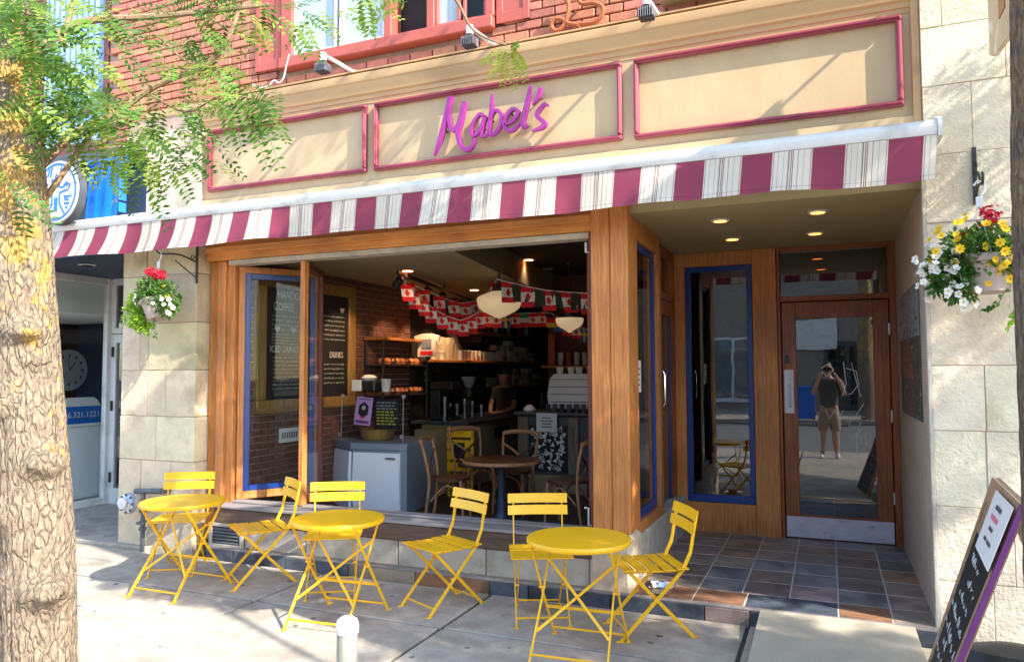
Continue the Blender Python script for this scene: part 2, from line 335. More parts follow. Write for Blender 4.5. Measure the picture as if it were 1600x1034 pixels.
M_black = mat('black_metal', (.02, .02, .022), .45, .2, 8)
M_dgrey = mat('dark_grey', (.06, .065, .075), .5, .2, 6)
M_char = mat('chalkboard', (.012, .012, .013), .7, .35, 4)
M_chalk = mat('chalk', (.62, .62, .58), .9, .2, 30)
M_chalkd = mat('dim_chalk', (.3, .3, .29), .9, .3, 30)
M_paper = mat('white_paper', (.78, .77, .75), .8, .04, 4)
M_ink = mat('grey_ink', (.1, .09, .1), .8, .1, 5)
M_pink = mat('pink_ink', (.75, .2, .25), .8, .1, 5)
M_lilac = mat('lilac_paper', srgb(190, 150, 200), .6, .06, 4)
M_glass = glass('window_glass', ior=1.35); M_glassd = glass('door_glass', (.72, .76, .76), 2.3)
M_alu = mat('aluminium', srgb(190, 196, 200), .35, .06, 5, metal=.6)
M_chrome = mat('chrome', (.7, .7, .7), .15, .05, 5, metal=1)
M_pewter = mat('worn_white_plate', srgb(200, 196, 204), .4, .15, 6, metal=.25, dark=srgb(110, 104, 108), dscale=9, damt=.5, dthr=.58, st=(1, 1, 3))
M_slate = mat('slate_tile', srgb(146, 130, 118), .5, .3, 7, bump=.2, bscale=22, rnd=.34, hue=.03, dark=srgb(92, 82, 78), dscale=4, damt=.6, dthr=.48)
M_slate2 = mat('brown_slate_tile', srgb(160, 128, 104), .5, .35, 6, bump=.2, bscale=22, rnd=.25, hue=.02, dark=srgb(98, 82, 74), dscale=4, damt=.7, dthr=.46)
M_slate3 = mat('grey_slate_tile', srgb(140, 136, 134), .5, .35, 6, bump=.2, bscale=22, rnd=.25, dark=srgb(84, 82, 84), dscale=4, damt=.7, dthr=.46)
M_slateb = mat('blue_slate_tile', srgb(78, 86, 98), .5, .4, 6, bump=.2, bscale=20, rnd=.2, dark=srgb(26, 32, 42), dscale=5, damt=.7, dthr=.5)
M_slatebr = mat('rust_slate_tile', srgb(146, 106, 78), .5, .4, 5, bump=.2, bscale=20, dark=srgb(70, 58, 54), dscale=4, damt=.7, dthr=.5, st=(.6, 2.5, 1))
M_grout = mat('grout', srgb(206, 194, 178), .9, .15, 20)
M_ceil = mat('olive_ceiling', srgb(172, 156, 116), .7, .04, 3)
M_ramp = mat('ramp_plate', srgb(184, 172, 150), .75, .1, 5, bump=.15, bscale=80, dark=srgb(150, 140, 120), dscale=3, damt=.4)
M_iceil = mat('cream_soffit', srgb(160, 146, 112), .8, .05, 4)
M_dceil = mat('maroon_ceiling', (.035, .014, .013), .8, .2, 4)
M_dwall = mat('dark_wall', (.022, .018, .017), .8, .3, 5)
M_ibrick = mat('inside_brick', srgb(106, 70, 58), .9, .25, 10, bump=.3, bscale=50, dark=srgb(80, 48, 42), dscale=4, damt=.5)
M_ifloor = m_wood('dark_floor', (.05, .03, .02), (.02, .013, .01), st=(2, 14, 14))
M_menuf = m_wood('menu_frame', srgb(176, 140, 78), srgb(124, 92, 46))
M_shelf = m_wood('shelf_wood', srgb(200, 130, 66), srgb(140, 82, 38), st=(14, 1.2, 14))
M_chw = m_wood('pale_chair_wood', srgb(190, 138, 92), srgb(140, 92, 56))
M_chd = m_wood('brown_seat_wood', srgb(104, 58, 34), srgb(62, 34, 20), rough=.35)
M_frz = mat('freezer_white', srgb(250, 250, 252), .35, .04, 3)
M_frzt = mat('freezer_grey', srgb(140, 148, 162), .45, .06, 4)
M_opal = emit('opal_glass', (1, .72, .40), .085); M_opal.node_tree.nodes['Principled BSDF'].inputs['Base Color'].default_value = (.75, .62, .42, 1)
M_down = emit('warm_lamp', (1, .58, .22), .24); M_spot = emit('spot_bulb', (1, .58, .26), 1.2)
M_navy = mat('navy_panel', srgb(40, 52, 74), .5, .12, 4)
M_bblue = mat('bright_blue_cloth', srgb(14, 112, 226), .55, .12, 5, st=(3, 3, .6))
M_logob = mat('logo_blue', srgb(40, 108, 196), .5, .05, 5)
M_red = mat('flag_red', srgb(214, 22, 36), .75, .08, 6); M_flw = mat('flag_white', (.78, .76, .73), .8, .05, 6)
M_fly = mat('flag_yellow', (.8, .6, .05), .8, .08, 6); M_flb = mat('flag_blue', (.03, .14, .42), .8, .08, 6); M_flg = mat('flag_green', (.03, .2, .08), .8, .1, 6)
M_skin = mat('skin', (.55, .33, .24), .5, .08, 8); M_skin2 = mat('shaded_skin', (.32, .19, .13), .5, .08, 8); M_hair = mat('dark_hair', (.015, .011, .01), .6, .3, 30)  # M_skin2: dim indoor shade put into the skin colour, for a silhouette
M_cloth = mat('black_cloth', (.02, .02, .022), .85, .2, 10); M_khaki = mat('khaki_cloth', (.36, .28, .18), .85, .1, 10); M_gshirt = mat('grey_shirt', (.09, .1, .09), .85, .15, 10)
M_pot = mat('taupe_pot', srgb(176, 160, 148), .6, .06, 5)
M_leaf = leafm('locust_leaf', (.12, .235, .035), .45, .45); M_leaf2 = leafm('pale_locust_leaf', (.24, .34, .055), .5, .3); M_leaf3 = leafm('deep_locust_leaf', (.06, .145, .025), .4, .4); M_leafb = leafm('basket_leaf', (.08, .19, .03), .35); M_leafl = leafm('lime_leaf', (.24, .42, .03), .35)
M_fy = leafm('yellow_petal', (.85, .55, .01), .2, .1); M_fw = leafm('white_petal', (.8, .8, .76), .2, .05); M_fr = leafm('red_petal', (.55, .01, .03), .2, .2)
M_purple = mat('purple_paint', srgb(118, 56, 118), .5, .12, 6); M_ply = m_wood('pale_plank', srgb(206, 168, 130), srgb(150, 110, 84))
M_rust = mat('rusted_steel', srgb(168, 96, 56), .75, .2, 18, bump=.15); M_fly2 = mat('ochre_carton', (.5, .36, .1), .8, .12, 6); M_cup = mat('paper_cup', (.75, .72, .66), .7, .06, 5); M_card = mat('carton', (.5, .42, .3), .8, .12, 6)
M_espr = mat('espresso_white', (.72, .71, .7), .3, .04, 4); M_pot2 = mat('counter_cream', srgb(144, 128, 96), .7, .1, 5)
M_curt = mat('white_curtain', (.7, .71, .74), .9, .15, 3, st=(12, 1, .4)); M_bcurt = mat('pale_blue_curtain', srgb(176, 200, 236), .9, .14, 3, st=(10, 1, .5))
M_fin = mat('fin_metal', (.16, .16, .18), .45, .1, 8)
M_pipe = mat('grey_pipe', (.09, .1, .11), .5, .2, 9); M_green = mat('bottle_green', (.03, .14, .05), .3, .1, 5)
M_mos = mat('mosaic_wall', srgb(196, 178, 160), .7, .12, 8, bump=.1)
def add_grid(m, s=.02, dep=.4, dk=.7):
    t = m.node_tree; p = t.nodes['Principled BSDF']; N, L = t.nodes.new, t.links.new; src = p.inputs['Base Color'].links[0].from_socket
    tc = N('ShaderNodeTexCoord'); mp = N('ShaderNodeMapping'); mp.inputs['Rotation'].default_value = (0, R(90), 0); L(tc.outputs['Object'], mp.inputs[0])
    br = N('ShaderNodeTexBrick'); br.inputs['Scale'].default_value = 1; br.inputs['Brick Width'].default_value = s; br.inputs['Row Height'].default_value = s; br.inputs['Mortar Size'].default_value = s*.1; br.offset = 0
    br.inputs['Color1'].default_value = (1, 1, 1, 1); br.inputs['Color2'].default_value = (.82, .82, .82, 1); br.inputs['Mortar'].default_value = (dk, dk, dk, 1)
    L(mp.outputs[0], br.inputs['Vector']); mx = N('ShaderNodeMix'); mx.data_type = 'RGBA'; mx.blend_type = 'MULTIPLY'; mx.inputs[0].default_value = 1
    L(src, mx.inputs[6]); L(br.outputs[0], mx.inputs[7]); L(mx.outputs[2], p.inputs['Base Color'])
add_grid(M_mos)
# ================================================================== GROUND
g = MB(); g.face([(-150, -150, -.16), (150, -150, -.16), (150, 150, -.16), (-150, 150, -.16)])
tag(g.build('ground', M_dirt, sm=0), kind='structure')
g = MB(); g.face([(-90, -11, -.15), (90, -11, -.15), (90, -1.5, -.15), (-90, -1.5, -.15)])
tag(g.build('road', M_asph, sm=0), kind='structure')
side = MB().box(-40, 30, -1.5, 4.99, -.14, -.022).build('sidewalk', M_dirt, sm=0); tag(side, kind='structure')
xe = [-16.5, -14.7, -12.9, -11.1, -9.3, -7.45, -5.6, -3.74, -2.27, -.5, 1.25, 3.0, 4.8, 6.6]; ye = [-1.5, .6, 2.4, 4.215, 4.99]
for i in range(len(xe)-1):
    for j in range(len(ye)-1):
        b = .013
        MB().box(xe[i]+b, xe[i+1]-b, ye[j]+b, ye[j+1]-b, -.021, random.uniform(-.002, .002), .007).build('slab', M_conc, side)
os_ = MB().box(-60, 50, -17, -11.2, -.14, 0).build('opposite_sidewalk', M_conc, sm=0); tag(os_, kind='structure')

# ================================================================== ENTRY STEP WITH TILES
ef = MB().box(-1.28, .575, 5.03, 7.3, -.1, .0975).build('entry_floor', M_grout, sm=0); tag(ef, kind='structure')
cx = [-1.27, -.86, -.57, -.27, .025, .325, .565]; cy = [5.33, 5.655, 5.99, 6.32, 6.64, 6.95, 7.27]
for i in range(6):
    for j in range(6):
        if i == 0: continue
        MB().box(cx[i]+.005, cx[i+1]-.005, cy[j]+.008, cy[j+1]-.008, .086, .1+random.uniform(-.001, .001), .002).build('floor_tile', random.choice((M_slate, M_slate, M_slate2, M_slate3)), ef, origin=(cx[i], cy[j], .1))
for j in range(6): MB().box(-1.265, cx[1]-.005, cy[j]+.008, cy[j+1]-.008, .086, .1, .002).build('floor_tile', M_slate, ef, origin=(-1.2, cy[j], .1))
for x0, x1, m in ((-1.27, -.86, M_slatebr), (-.86, -.53, M_slatebr), (-.53, .025, M_slateb), (.025, .325, M_slatebr), (.325, .565, M_slate)):
    MB().box(x0+.005, x1-.005, 5.045, 5.326, .086, .101, .002).build('edge_tile', m, ef, origin=(x0, 5.1, .1))
MB().box(-4.98, .575, 4.996, 5.04, .085, .1, .003).build('tile_edging', M_wsill2, ef)
MB().box(-4.98, -1.28, 5.03, 5.07, -.1, .09).build('kerb_backing', M_grout, ef)
x = -4.98
for i, wd in enumerate([.3, .55, .62, .6, .62, .3, .6, .62, .28, .6, .55]):
    x1 = min(x+wd, .57)
    MB().box(x+.004, x1-.004, 4.99, 5.028, -.02, .084, .003).build('kerb_tile', [M_slateb, M_slateb, M_slateb, M_slate, M_slateb][i % 5] if i != 4 else M_slatebr, ef, origin=(x, 5, 0))
    x = x1
    if x >= .565: break
rp = thing('entry_ramp', 'pale tan ramp plate laid from the tiled step to the sidewalk', 'ramp', (0, 4.7, 0))
r_ = MB(); a0, a1, b0, b1 = V((-.425, 4.984, .108)), V((.43, 4.984, .108)), V((-.44, 3.9, .006)), V((.46, 3.9, .006))
dn = V((0, 0, .1)); r_.face([b0, b1, a1, a0]); r_.face([b0, a0, a0-dn, b0-V((0, 0, .003))]); r_.face([b1, b1-V((0, 0, .003)), a1-dn, a1]); r_.face([a0, a1, a1-dn, a0-dn]); r_.face([b0, b0-V((0, 0, .003)), b1-V((0, 0, .003)), b1])
r_.build('plate', M_ramp, rp, sm=0)

# ================================================================== SHOP BUILDING
shop = thing('shop_building', 'two storey brick cafe building with tan sign board, oak shopfront and stone piers', 'building', (-2.3, 5.2, 0))
def P(mb, name, m, par=None, sm=35): return mb.build(name, m, par or shop, sm)
# core masses (walls and floors of the upper storey)
core = MB(); core.box(-5.98, .63, 5.34, 14.2, 3.02, 6.6); core.box(-5.98, .63, 5.2, 5.34, 4.9+.6, 6.6)
core.box(-5.7, -5.16, 5.3, 14.2, -.1, 3.02); core.box(.63, 3.4, 5.2, 14.2, -.1, 6.6)
P(core, 'wall_core', M_mortar, sm=0)
# left stone pier
pl = MB().box(-6.10, -5.22, 5.062, 5.33, -.05, 3.98).build('stone_pier', M_mortar, shop, sm=0)
rows = [-.03, .40, .80, 1.20, 1.62, 2.05, 2.49, 2.9, 3.32, 3.66, 3.84]
sp = [[.0, .42, 1], [.0, .30, .7, 1], [.0, .5, 1], [.0, .36, .62, 1], [.0, .25, .37, 1], [.0, .5, 1], [0, .33, 1], [0, .6, 1], [0, .4, 1], [0, .7, 1]]
for i in range(len(rows)-1):
    for k in range(len(sp[i])-1):
        x0 = -6.12+.92*sp[i][k]; x1 = -6.12+.92*sp[i][k+1]
        MB().box(x0+.0025, x1-.0025 if sp[i][k+1] < 1 else -5.2, 5.05+random.uniform(0, .008), 5.10 if sp[i][k+1] < 1 else 5.30, rows[i]+.0025, rows[i+1]-.0025, .004).build('stone_block', M_stone, pl, origin=(x0, 5.1, rows[i]))
# right stone pier
pr = MB().box(.57, 3.3, 5.064, 5.22, -.05, 6).build('stone_pier', M_mortar, shop, sm=0)
rowsR = [-.03, .37, .8, 1.24, 1.62, 2.05, 2.47, 2.88, 3.3, 3.66, 4.06, 4.5, 5.0]
spl = [[.84, 1.5], [.95, 1.7], [.83, 1.4], [.835, 1.5], [1.15, 1.8], [.9, 1.6], [1.2, 1.9], [.82, 1.45], [1.0, 1.7], [.68, 1.3], [.9, 1.5], [1.1, 1.9]]
for i in range(len(rowsR)-1):
    e = [.565]+spl[i]+[2.3, 3.3]
    for k in range(len(e)-1):
        MB().box(e[k]+.002, e[k+1]-.002, 5.055+random.uniform(0, .006), 5.10, rowsR[i]+.002, rowsR[i+1]-.002, .003).build('stone_block', M_stoneR, pr, origin=(e[k], 5.1, rowsR[i]))
# entry side wall of small mosaic
P(MB().box(.556, .63, 5.10, 7.34, -.05, 2.72), 'mosaic_side_wall', M_mos, sm=0)
P(MB().box(.545, .566, 5.05, 5.105, .1, 2.9, .003), 'corner_trim', M_stoneb)
# base stones under the window
sb = MB().box(-4.95, -1.5, 5.08, 5.34, -.05, .30).build('stone_base', M_grout, shop, sm=0)
for x0, x1 in ((-4.62, -3.98), (-3.98, -3.1), (-3.1, -2.35), (-2.35, -1.56)):
    MB().box(x0+.004, x1-.004, 5.055+random.uniform(0, .006), 5.09, .102, .296, .006).build('stone_block', M_stoneb, sb, origin=(x0, 5.07, .1))
pb = MB().box(-1.56, -1.255, 5.04, 5.36, -.05, .475, .03).build('post_plinth', M_stone, shop)
P(MB().box(-1.40, -1.262, 5.362, 7.24, .09, .42, .01), 'side_base', M_stoneb)
vg = MB(); vg.box(-4.99, -4.63, 5.06, 5.08, .10, .29)
vgo = P(vg, 'vent_grille', M_black, sm=0)
f = MB(); f.box(-5.0, -4.62, 5.04, 5.062, .27, .3, .002); f.box(-5.0, -4.62, 5.04, 5.062, .095, .12, .002); f.box(-5.0, -4.965, 5.041, 5.062, .12, .27, .002); f.box(-4.655, -4.62, 5.041, 5.062, .12, .27, .002); f.build('grille_frame', M_stoneb, vgo)
for k in range(5):
    z = .135+k*.028; MB().bar((-4.965, 5.052, z), (-4.655, 5.052, z), .016, .004, V((0, .6, .8))).build('louvre', M_pipe, vgo)
# sill, header, jambs, post
P(MB().box(-4.95, -1.535, 5.04, 5.37, .30, .425, .008), 'window_sill', M_wsill)
P(MB().box(-4.97, -1.535, 5.025, 5.39, .428, .452, .006), 'sill_board', M_wsill2)
P(MB().box(-4.86, -1.56, 5.17, 5.26, .454, .474, .004), 'sill_track', M_wsill2)
hd = MB(); hd.box(-5.16, -1.535, 5.12, 5.33, 2.60, 2.70, .006); hd.box(-5.16, -1.535, 5.09, 5.13, 2.66, 2.72, .008)
P(hd, 'header_beam', M_woodh)
P(MB().box(-4.92, -1.56, 5.14, 5.27, 2.555, 2.598, .004), 'header_track', M_stoneb)
jl = MB(); jl.box(-5.19, -5.05, 5.2, 5.4, .1, 2.6, .006); jl.box(-5.06, -4.965, 5.15, 5.4, .1, 2.6, .012); jl.box(-4.97, -4.88, 5.18, 5.4, .43, 2.6, .006)
P(jl, 'left_jamb', M_wood)
P(MB().box(-1.535, -1.40, 5.085, 5.36, .476, 2.90, .004), 'corner_post', M_wood)
P(MB().box(-1.397, -1.268, 5.08, 5.36, .476, 2.90, .010), 'corner_post', M_wood)
jr = MB(); jr.box(-1.565, -1.537, 5.13, 5.33, .46, 2.6, .004); jr.box(-1.60, -1.567, 5.2, 5.34, .46, 2.56, .004)
P(jr, 'right_jamb', M_woodr)
P(MB().box(-5.19, .555, 5.19, 5.34, 2.725, 3.02), 'beam_panel', M_woodh, sm=0)
# sign fascia
fa = MB().box(-5.2, .56, 5.118, 5.34, 3.0, 3.86).build('sign_fascia', M_sign, shop, sm=0)
def fr_bars(x0, x1, z0, z1):
    P_ = [(x0, x1, z1-.034, z1), (x0, x1, z0, z0+.034), (x0, x0+.034, z0+.034, z1-.034), (x1-.034, x1, z0+.034, z1-.034)]
    for a, b, c, d in P_:
        m = MB(); m.box(a, b, 5.078, 5.118, c, d, .010); 
        i = .010
        m.box(a+(i if b-a > .1 or True else 0), b-i, 5.062, 5.085, c+i, d-i, .008) if True else None
        m.build('moulding', M_trim, fa)
for x0, x1, z0, z1 in ((-5.13, -3.435, 3.225, 3.785), (-3.36, -1.297, 3.225, 3.785), (-1.21, .47, 3.215, 3.787)): fr_bars(x0, x1, z0, z1)
rl = MB(); rl.box(-5.2, .56, 5.09, 5.12, 3.10, 3.15, .006); rl.build('bottom_rail', M_sign, fa)
P(MB().box(.52, .565, 5.075, 5.12, 3.0, 3.86, .006), 'fascia_edge', M_corn)
# cornice
def cornice(x0, x1, y, name, par):
    K_ = .36
    prof = [(5.2, 3.80), (y+.17, 3.80), (y+.165, 3.83), (y+.145, 3.835), (y+.14, 3.865), (y+.10, 3.88), (y+.075, 3.92), (y+.045, 3.945), (y+.04, 3.965), (y+.01, 3.975), (y, 3.99), (y, 4.035), (y+.01, 4.04), (5.2, 4.055)]
    prof = [(a if a == 5.2 else 5.112-(y+.17-a)*K_, b) for a, b in prof]
    return MB().prism(prof, lambda a, b, d: (d, a, b), x0, x1).build(name, M_corn, par, sm=25)
cornice(-5.22, .565, 4.93, 'cornice', shop)
P(MB().box(-5.22, .565, 5.058, 5.21, 4.058, 4.07), 'flashing', M_corn, sm=0)
cornice(-5.88, -5.24, 4.98, 'pier_cornice', shop)
# upper brick wall
WX0, WX1, WZ0 = -4.36, -2.31, 4.24
bw = MB(); bw.box(-6.55, WX0, 5.212, 5.34, 3.02, 5.6); bw.box(WX1, .565, 5.212, 5.34, 3.9, 5.6); bw.box(WX0, WX1, 5.212, 5.34, 3.9, WZ0)
bwo = bw.build('brick_wall', M_mortar, shop, sm=0)
BW, BH, JT = .198, .060, .011
bme = MB().box(-BW/2, BW/2, -.025, .012, -BH/2, BH/2, .005).mesh('brick', M_brick)
bmh = MB().box(-BW/4, BW/4, -.025, .012, -BH/2, BH/2, .005).mesh('brick', M_brick)
stuffb = MB(); nb = 0; ri = 0; z = 3.80
while z < 5.55:
    x = -6.52 + (BW/2+JT/2 if ri % 2 else 0)
    while x < .52:
        c = x+BW/2
        inside = (WX0-.05 < c < WX1+.05 and z > WZ0-.02)
        low = (c > -5.75 and z < 4.07)
        if not inside and not low:
            edge = WX0-.16 < c < WX0 or WX1 < c < WX1+.16
            vis = z < (4.98 if c < -4.6 else 4.62) and (c < -4.3 or z < 4.5)
            if vis and nb < 300:
                o = piece(bme, 'brick', bwo, (c, 5.197+random.uniform(-.004, .004), z), (random.uniform(-.01, .01), 0, random.uniform(-.012, .012))); nb += 1
            else: stuffb.box(c-BW/2, c+BW/2, 5.172, 5.21, z-BH/2, z+BH/2, .005)
        x += BW+JT
    ri += 1; z += BH+JT
tag(stuffb.build('brick_course', M_brick, bwo), kind='stuff')
# upper window with shutters
uw = MB(); uw.box(WX0, WX1, 5.10, 5.3, 4.24, 4.335, .008); uw.box(WX0, WX0+.12, 5.13, 5.3, 4.337, 5.5, .006); uw.box(WX1-.07, WX1, 5.13, 5.3, 4.337, 5.5, .006)
for xx in (-3.27, -2.87): uw.box(xx-.035, xx+.035, 5.14, 5.3, 4.337, 5.5, .006)
uwo = P(uw, 'upper_window', M_salm)
P(MB().box(WX0, WX1, 5.325, 5.339, 4.2, 5.55), 'unlit_room_sheet', M_dwall, sm=0)  # dark sheet, its colour stands for the unlit room behind the window
for a, b, cu in ((-4.24, -3.79, 1), (-3.76, -3.305, 1), (-3.235, -2.905, 0), (-2.835, -2.61, 1), (-2.585, -2.38, 0)):
    if cu: MB().box(a, b, 5.188, 5.192, 4.34, 5.5).build('curtain', M_curt, uwo, sm=0)
    if cu or a > -2.6:
        fr = MB(); fr.box(a, b, 5.155, 5.187, 4.338, 4.37, .004); fr.box(a, a+.025, 5.155, 5.187, 4.37, 5.5, .004); fr.box(b-.025, b, 5.155, 5.187, 4.37, 5.5, .004)
        fo = fr.build('sash', M_white if a < -3.3 else M_salm, uwo); MB().box(a+.02, b-.02, 5.170, 5.174, 4.36, 5.5).build('pane', M_glass, uwo, sm=0)
for x0, x1 in ((-4.66, -4.375), (-2.295, -2.02)):
    s_ = MB(); z0 = 4.27
    s_.box(x0, x1, 5.15, 5.172, z0, z0+.09, .004); s_.box(x0, x1, 5.15, 5.172, z0+.42, z0+.5, .004); s_.box(x0, x1, 5.15, 5.172, z0+1.15, z0+1.25, .004)
    s_.box(x0, x0+.055, 5.149, 5.173, z0, z0+1.25, .004); s_.box(x1-.055, x1, 5.149, 5.173, z0, z0+1.25, .004)
    so_ = P(s_, 'shutter', M_salm)
    MB().box(x0+.05, x1-.05, 5.160, 5.170, z0+.08, z0+.43, .004).build('shutter_panel', M_salm, so_); MB().box(x0+.05, x1-.05, 5.160, 5.170, z0+.49, z0+1.16, .004).build('shutter_panel', M_salm, so_)
P(MB().box(-1.02, .5, 5.02, 5.21, 4.16, 4.30, .01), 'stone_ledge', M_sign)
# recess ceiling and downlights
P(MB().box(-1.34, .56, 5.17, 7.3, 2.712, 2.8), 'entry_ceiling', M_ceil, sm=0)
for x_, y_ in ((-.71, 5.67), (-.72, 6.52), (-.04, 5.64), (-.07, 6.52)):
    d_ = MB().lathe([(.062, -.006), (.07, 0), (.07, .004)], 24, (x_, y_, 2.707)).build('downlight', M_white, shop, origin=(x_, y_, 2.707))
    MB().lathe([(.0, -.0075), (.048, -.0075)], 20, (x_, y_, 2.707)).build('lamp_lens', M_down, d_)
# back wall of the entry: window, post, door
yb = 7.2
bwll = MB(); bwll.box(-1.36, -.63, yb, yb+.1, .09, .37, .005); bwll.box(-1.36, -.63, yb, yb+.1, 2.58, 2.712, .005); bwll.box(-1.36, -1.245, yb, yb+.1, .37, 2.58, .005)
P(bwll, 'back_window_frame', M_wood)
P(MB().box(-.627, -.415, yb-.02, yb+.12, .09, 2.712, .005), 'door_post', M_wood)
bt = MB(); X0, X1, Z0, Z1 = -1.243, -.63, .372, 2.578; t_ = .05
bt.box(X0, X1, yb+.01, yb+.06, Z0, Z0+t_+.02, .004); bt.box(X0, X1, yb+.01, yb+.06, Z1-t_, Z1, .004); bt.box(X0, X0+t_, yb+.01, yb+.06, Z0+t_+.02, Z1-t_, .004); bt.box(X1-t_, X1, yb+.01, yb+.06, Z0+t_+.02, Z1-t_, .004)
bto = P(bt, 'back_window', M_blue); MB().box(X0+t_, X1-t_, yb+.034, yb+.038, Z0+.07, Z1-t_).build('pane', M_glassd, bto, sm=0)
df = MB(); df.box(-.412, -.385, yb-.01, yb+.1, .09, 2.712, .004); df.box(.50, .556, yb-.01, yb+.1, .09, 2.712, .004); df.box(-.385, .50, yb-.01, yb+.1, 2.668, 2.712, .004); df.box(-.385, .50, yb-.015, yb+.1, 2.215, 2.262, .004)
P(df, 'door_frame', M_woodd)
tr = MB().box(-.385, .50, yb+.06, yb+.064, 2.262, 2.668).build('transom_pane', M_glassd, shop, sm=0)
dr = MB(); dx0, dx1 = -.378, .494
dr.box(dx0, dx0+.12, yb+.01, yb+.055, .108, 2.208, .004); dr.box(dx1-.125, dx1, yb+.01, yb+.055, .108, 2.208, .004); dr.box(dx0+.12, dx1-.125, yb+.01, yb+.055, 2.06, 2.208, .004); dr.box(dx0+.12, dx1-.125, yb+.01, yb+.055, .108, .315, .004)
dro = P(dr, 'entrance_door', M_woodd)
MB().box(dx0+.12, dx1-.125, yb+.03, yb+.035, .315, 2.06).build('pane', M_glassd, dro, sm=0)
MB().box(dx0+.005, dx1-.005, yb+.003, yb+.008, .115, .297, .002).build('kick_plate', M_pewter, dro)
hp = MB(); hp.box(-.367, -.285, yb-.002, yb+.009, 1.21, 1.60, .004); MB
hp.tube([(-.326, yb-.002, 1.27), (-.326, yb-.035, 1.28), (-.326, yb-.035, 1.45), (-.326, yb-.002, 1.46)], .011, 8); hp.lathe([(.03, 0), (.03, .01), (.02, .014), (0, .014)], 18, (-.326, yb-.003, 1.54), M=Matrix.Rotation(R(90), 3, 'X'))
hp.build('handle_plate', M_white, dro)
MB().box(-.355, -.325, yb-.001, yb+.009, 1.66, 1.73, .003).build('lock_plate', M_black, dro)
for z in (.5, 1.2, 1.95): MB().tube([(.497, yb-.004, z-.05), (.497, yb-.004, z+.05)], .009, 8).build('hinge', M_alu, dro)
# graffiti scratched on the door pane
gs = MB()
def scr(pts, w_=.0025):
    gs.tube([at(a, b, yb+.024) for a, b in pts], w_, 4, flat=.3)
for c, pts in enumerate([[(1283, 575), (1295, 568), (1303, 578), (1292, 588), (1285, 580)], [(1318, 565), (1322, 600), (1316, 618), (1330, 615), (1342, 600), (1338, 580), (1322, 575)], [(1330, 566), (1345, 620)], [(1290, 640), (1296, 655), (1304, 640), (1310, 655), (1318, 641)], [(1315, 655), (1330, 650), (1326, 665), (1344, 660), (1338, 690), (1330, 685), (1345, 672)], [(1338, 680), (1340, 715)], [(1350, 630), (1338, 648), (1352, 652)], [(1240, 508), (1260, 505), (1270, 515), (1255, 530)], [(1345, 680), (1352, 678), (1354, 694), (1346, 695), (1345, 680)]]): scr(pts)
tag(gs.build('scratch_marks', M_paper, dro), kind='stuff')
# side window and side door of the entry (left wall of the recess)
xs = -1.275
sw = MB(); sw.box(xs-.09, xs, 5.362, 6.20, .42, .50, .004); sw.box(xs-.09, xs, 5.362, 6.20, 2.56, 2.712, .004); sw.box(xs-.09, xs, 5.362, 5.40, .50, 2.56, .004); sw.box(xs-.09, xs+.004, 6.12, 6.22, .42, 2.712, .004)
swo = P(sw, 'side_window', M_wood)
bt = MB(); t_ = .045; bt.box(xs-.06, xs-.03, 5.40, 6.12, .50, .50+t_+.02, .003); bt.box(xs-.06, xs-.03, 5.40, 6.12, 2.56-t_, 2.56, .003); bt.box(xs-.06, xs-.03, 5.40, 5.40+t_, .56, 2.51, .003); bt.box(xs-.06, xs-.03, 6.12-t_, 6.12, .56, 2.51, .003)
bt.build('blue_trim', M_blue, swo); MB().box(xs-.048, xs-.044, 5.44, 6.08, .55, 2.52).build('pane', M_glassd, swo, sm=0)
xd = -1.36
sd = MB(); sd.box(xd-.06, xd+.02, 6.22, 7.2, 2.24, 2.30, .004); sd.box(xd-.06, xd+.02, 6.22, 7.2, 2.64, 2.712, .004); sd.box(xd-.06, xd+.02, 6.22, 6.27, .1, 2.64, .004); sd.box(xd-.06, xd+.02, 7.12, 7.2, .1, 2.64, .004)
P(sd, 'side_door_frame', M_woodd); MB().box(xd-.03, xd-.026, 6.27, 7.12, 2.30, 2.64).build('transom_pane', M_glassd, shop, sm=0)
sdd = MB(); sdd.box(xd-.03, xd+.01, 6.275, 6.38, .1, 2.235, .004); sdd.box(xd-.03, xd+.01, 7.02, 7.115, .1, 2.235, .004); sdd.box(xd-.03, xd+.01, 6.38, 7.02, .1, .4, .004); sdd.box(xd-.03, xd+.01, 6.38, 7.02, 2.1, 2.235, .004)
sdo = P(sdd, 'side_door', M_woodd); MB().box(xd-.012, xd-.008, 6.38, 7.02, .4, 2.1).build('pane', M_glassd, sdo, sm=0)
bt = MB(); bt.box(xd-.006, xd+.006, 6.38, 6.42, .4, 2.1, .002); bt.box(xd-.006, xd+.006, 6.98, 7.02, .4, 2.1, .002); bt.build('blue_trim', M_blue, sdo)
MB().tube([(xd+.01, 6.42, 1.3), (xd+.06, 6.42, 1.3), (xd+.07, 6.42, 1.33), (xd+.07, 6.42, 1.56), (xd+.06, 6.42, 1.59), (xd+.01, 6.42, 1.59)], .011, 8).build('pull_handle', M_chrome, sdo)
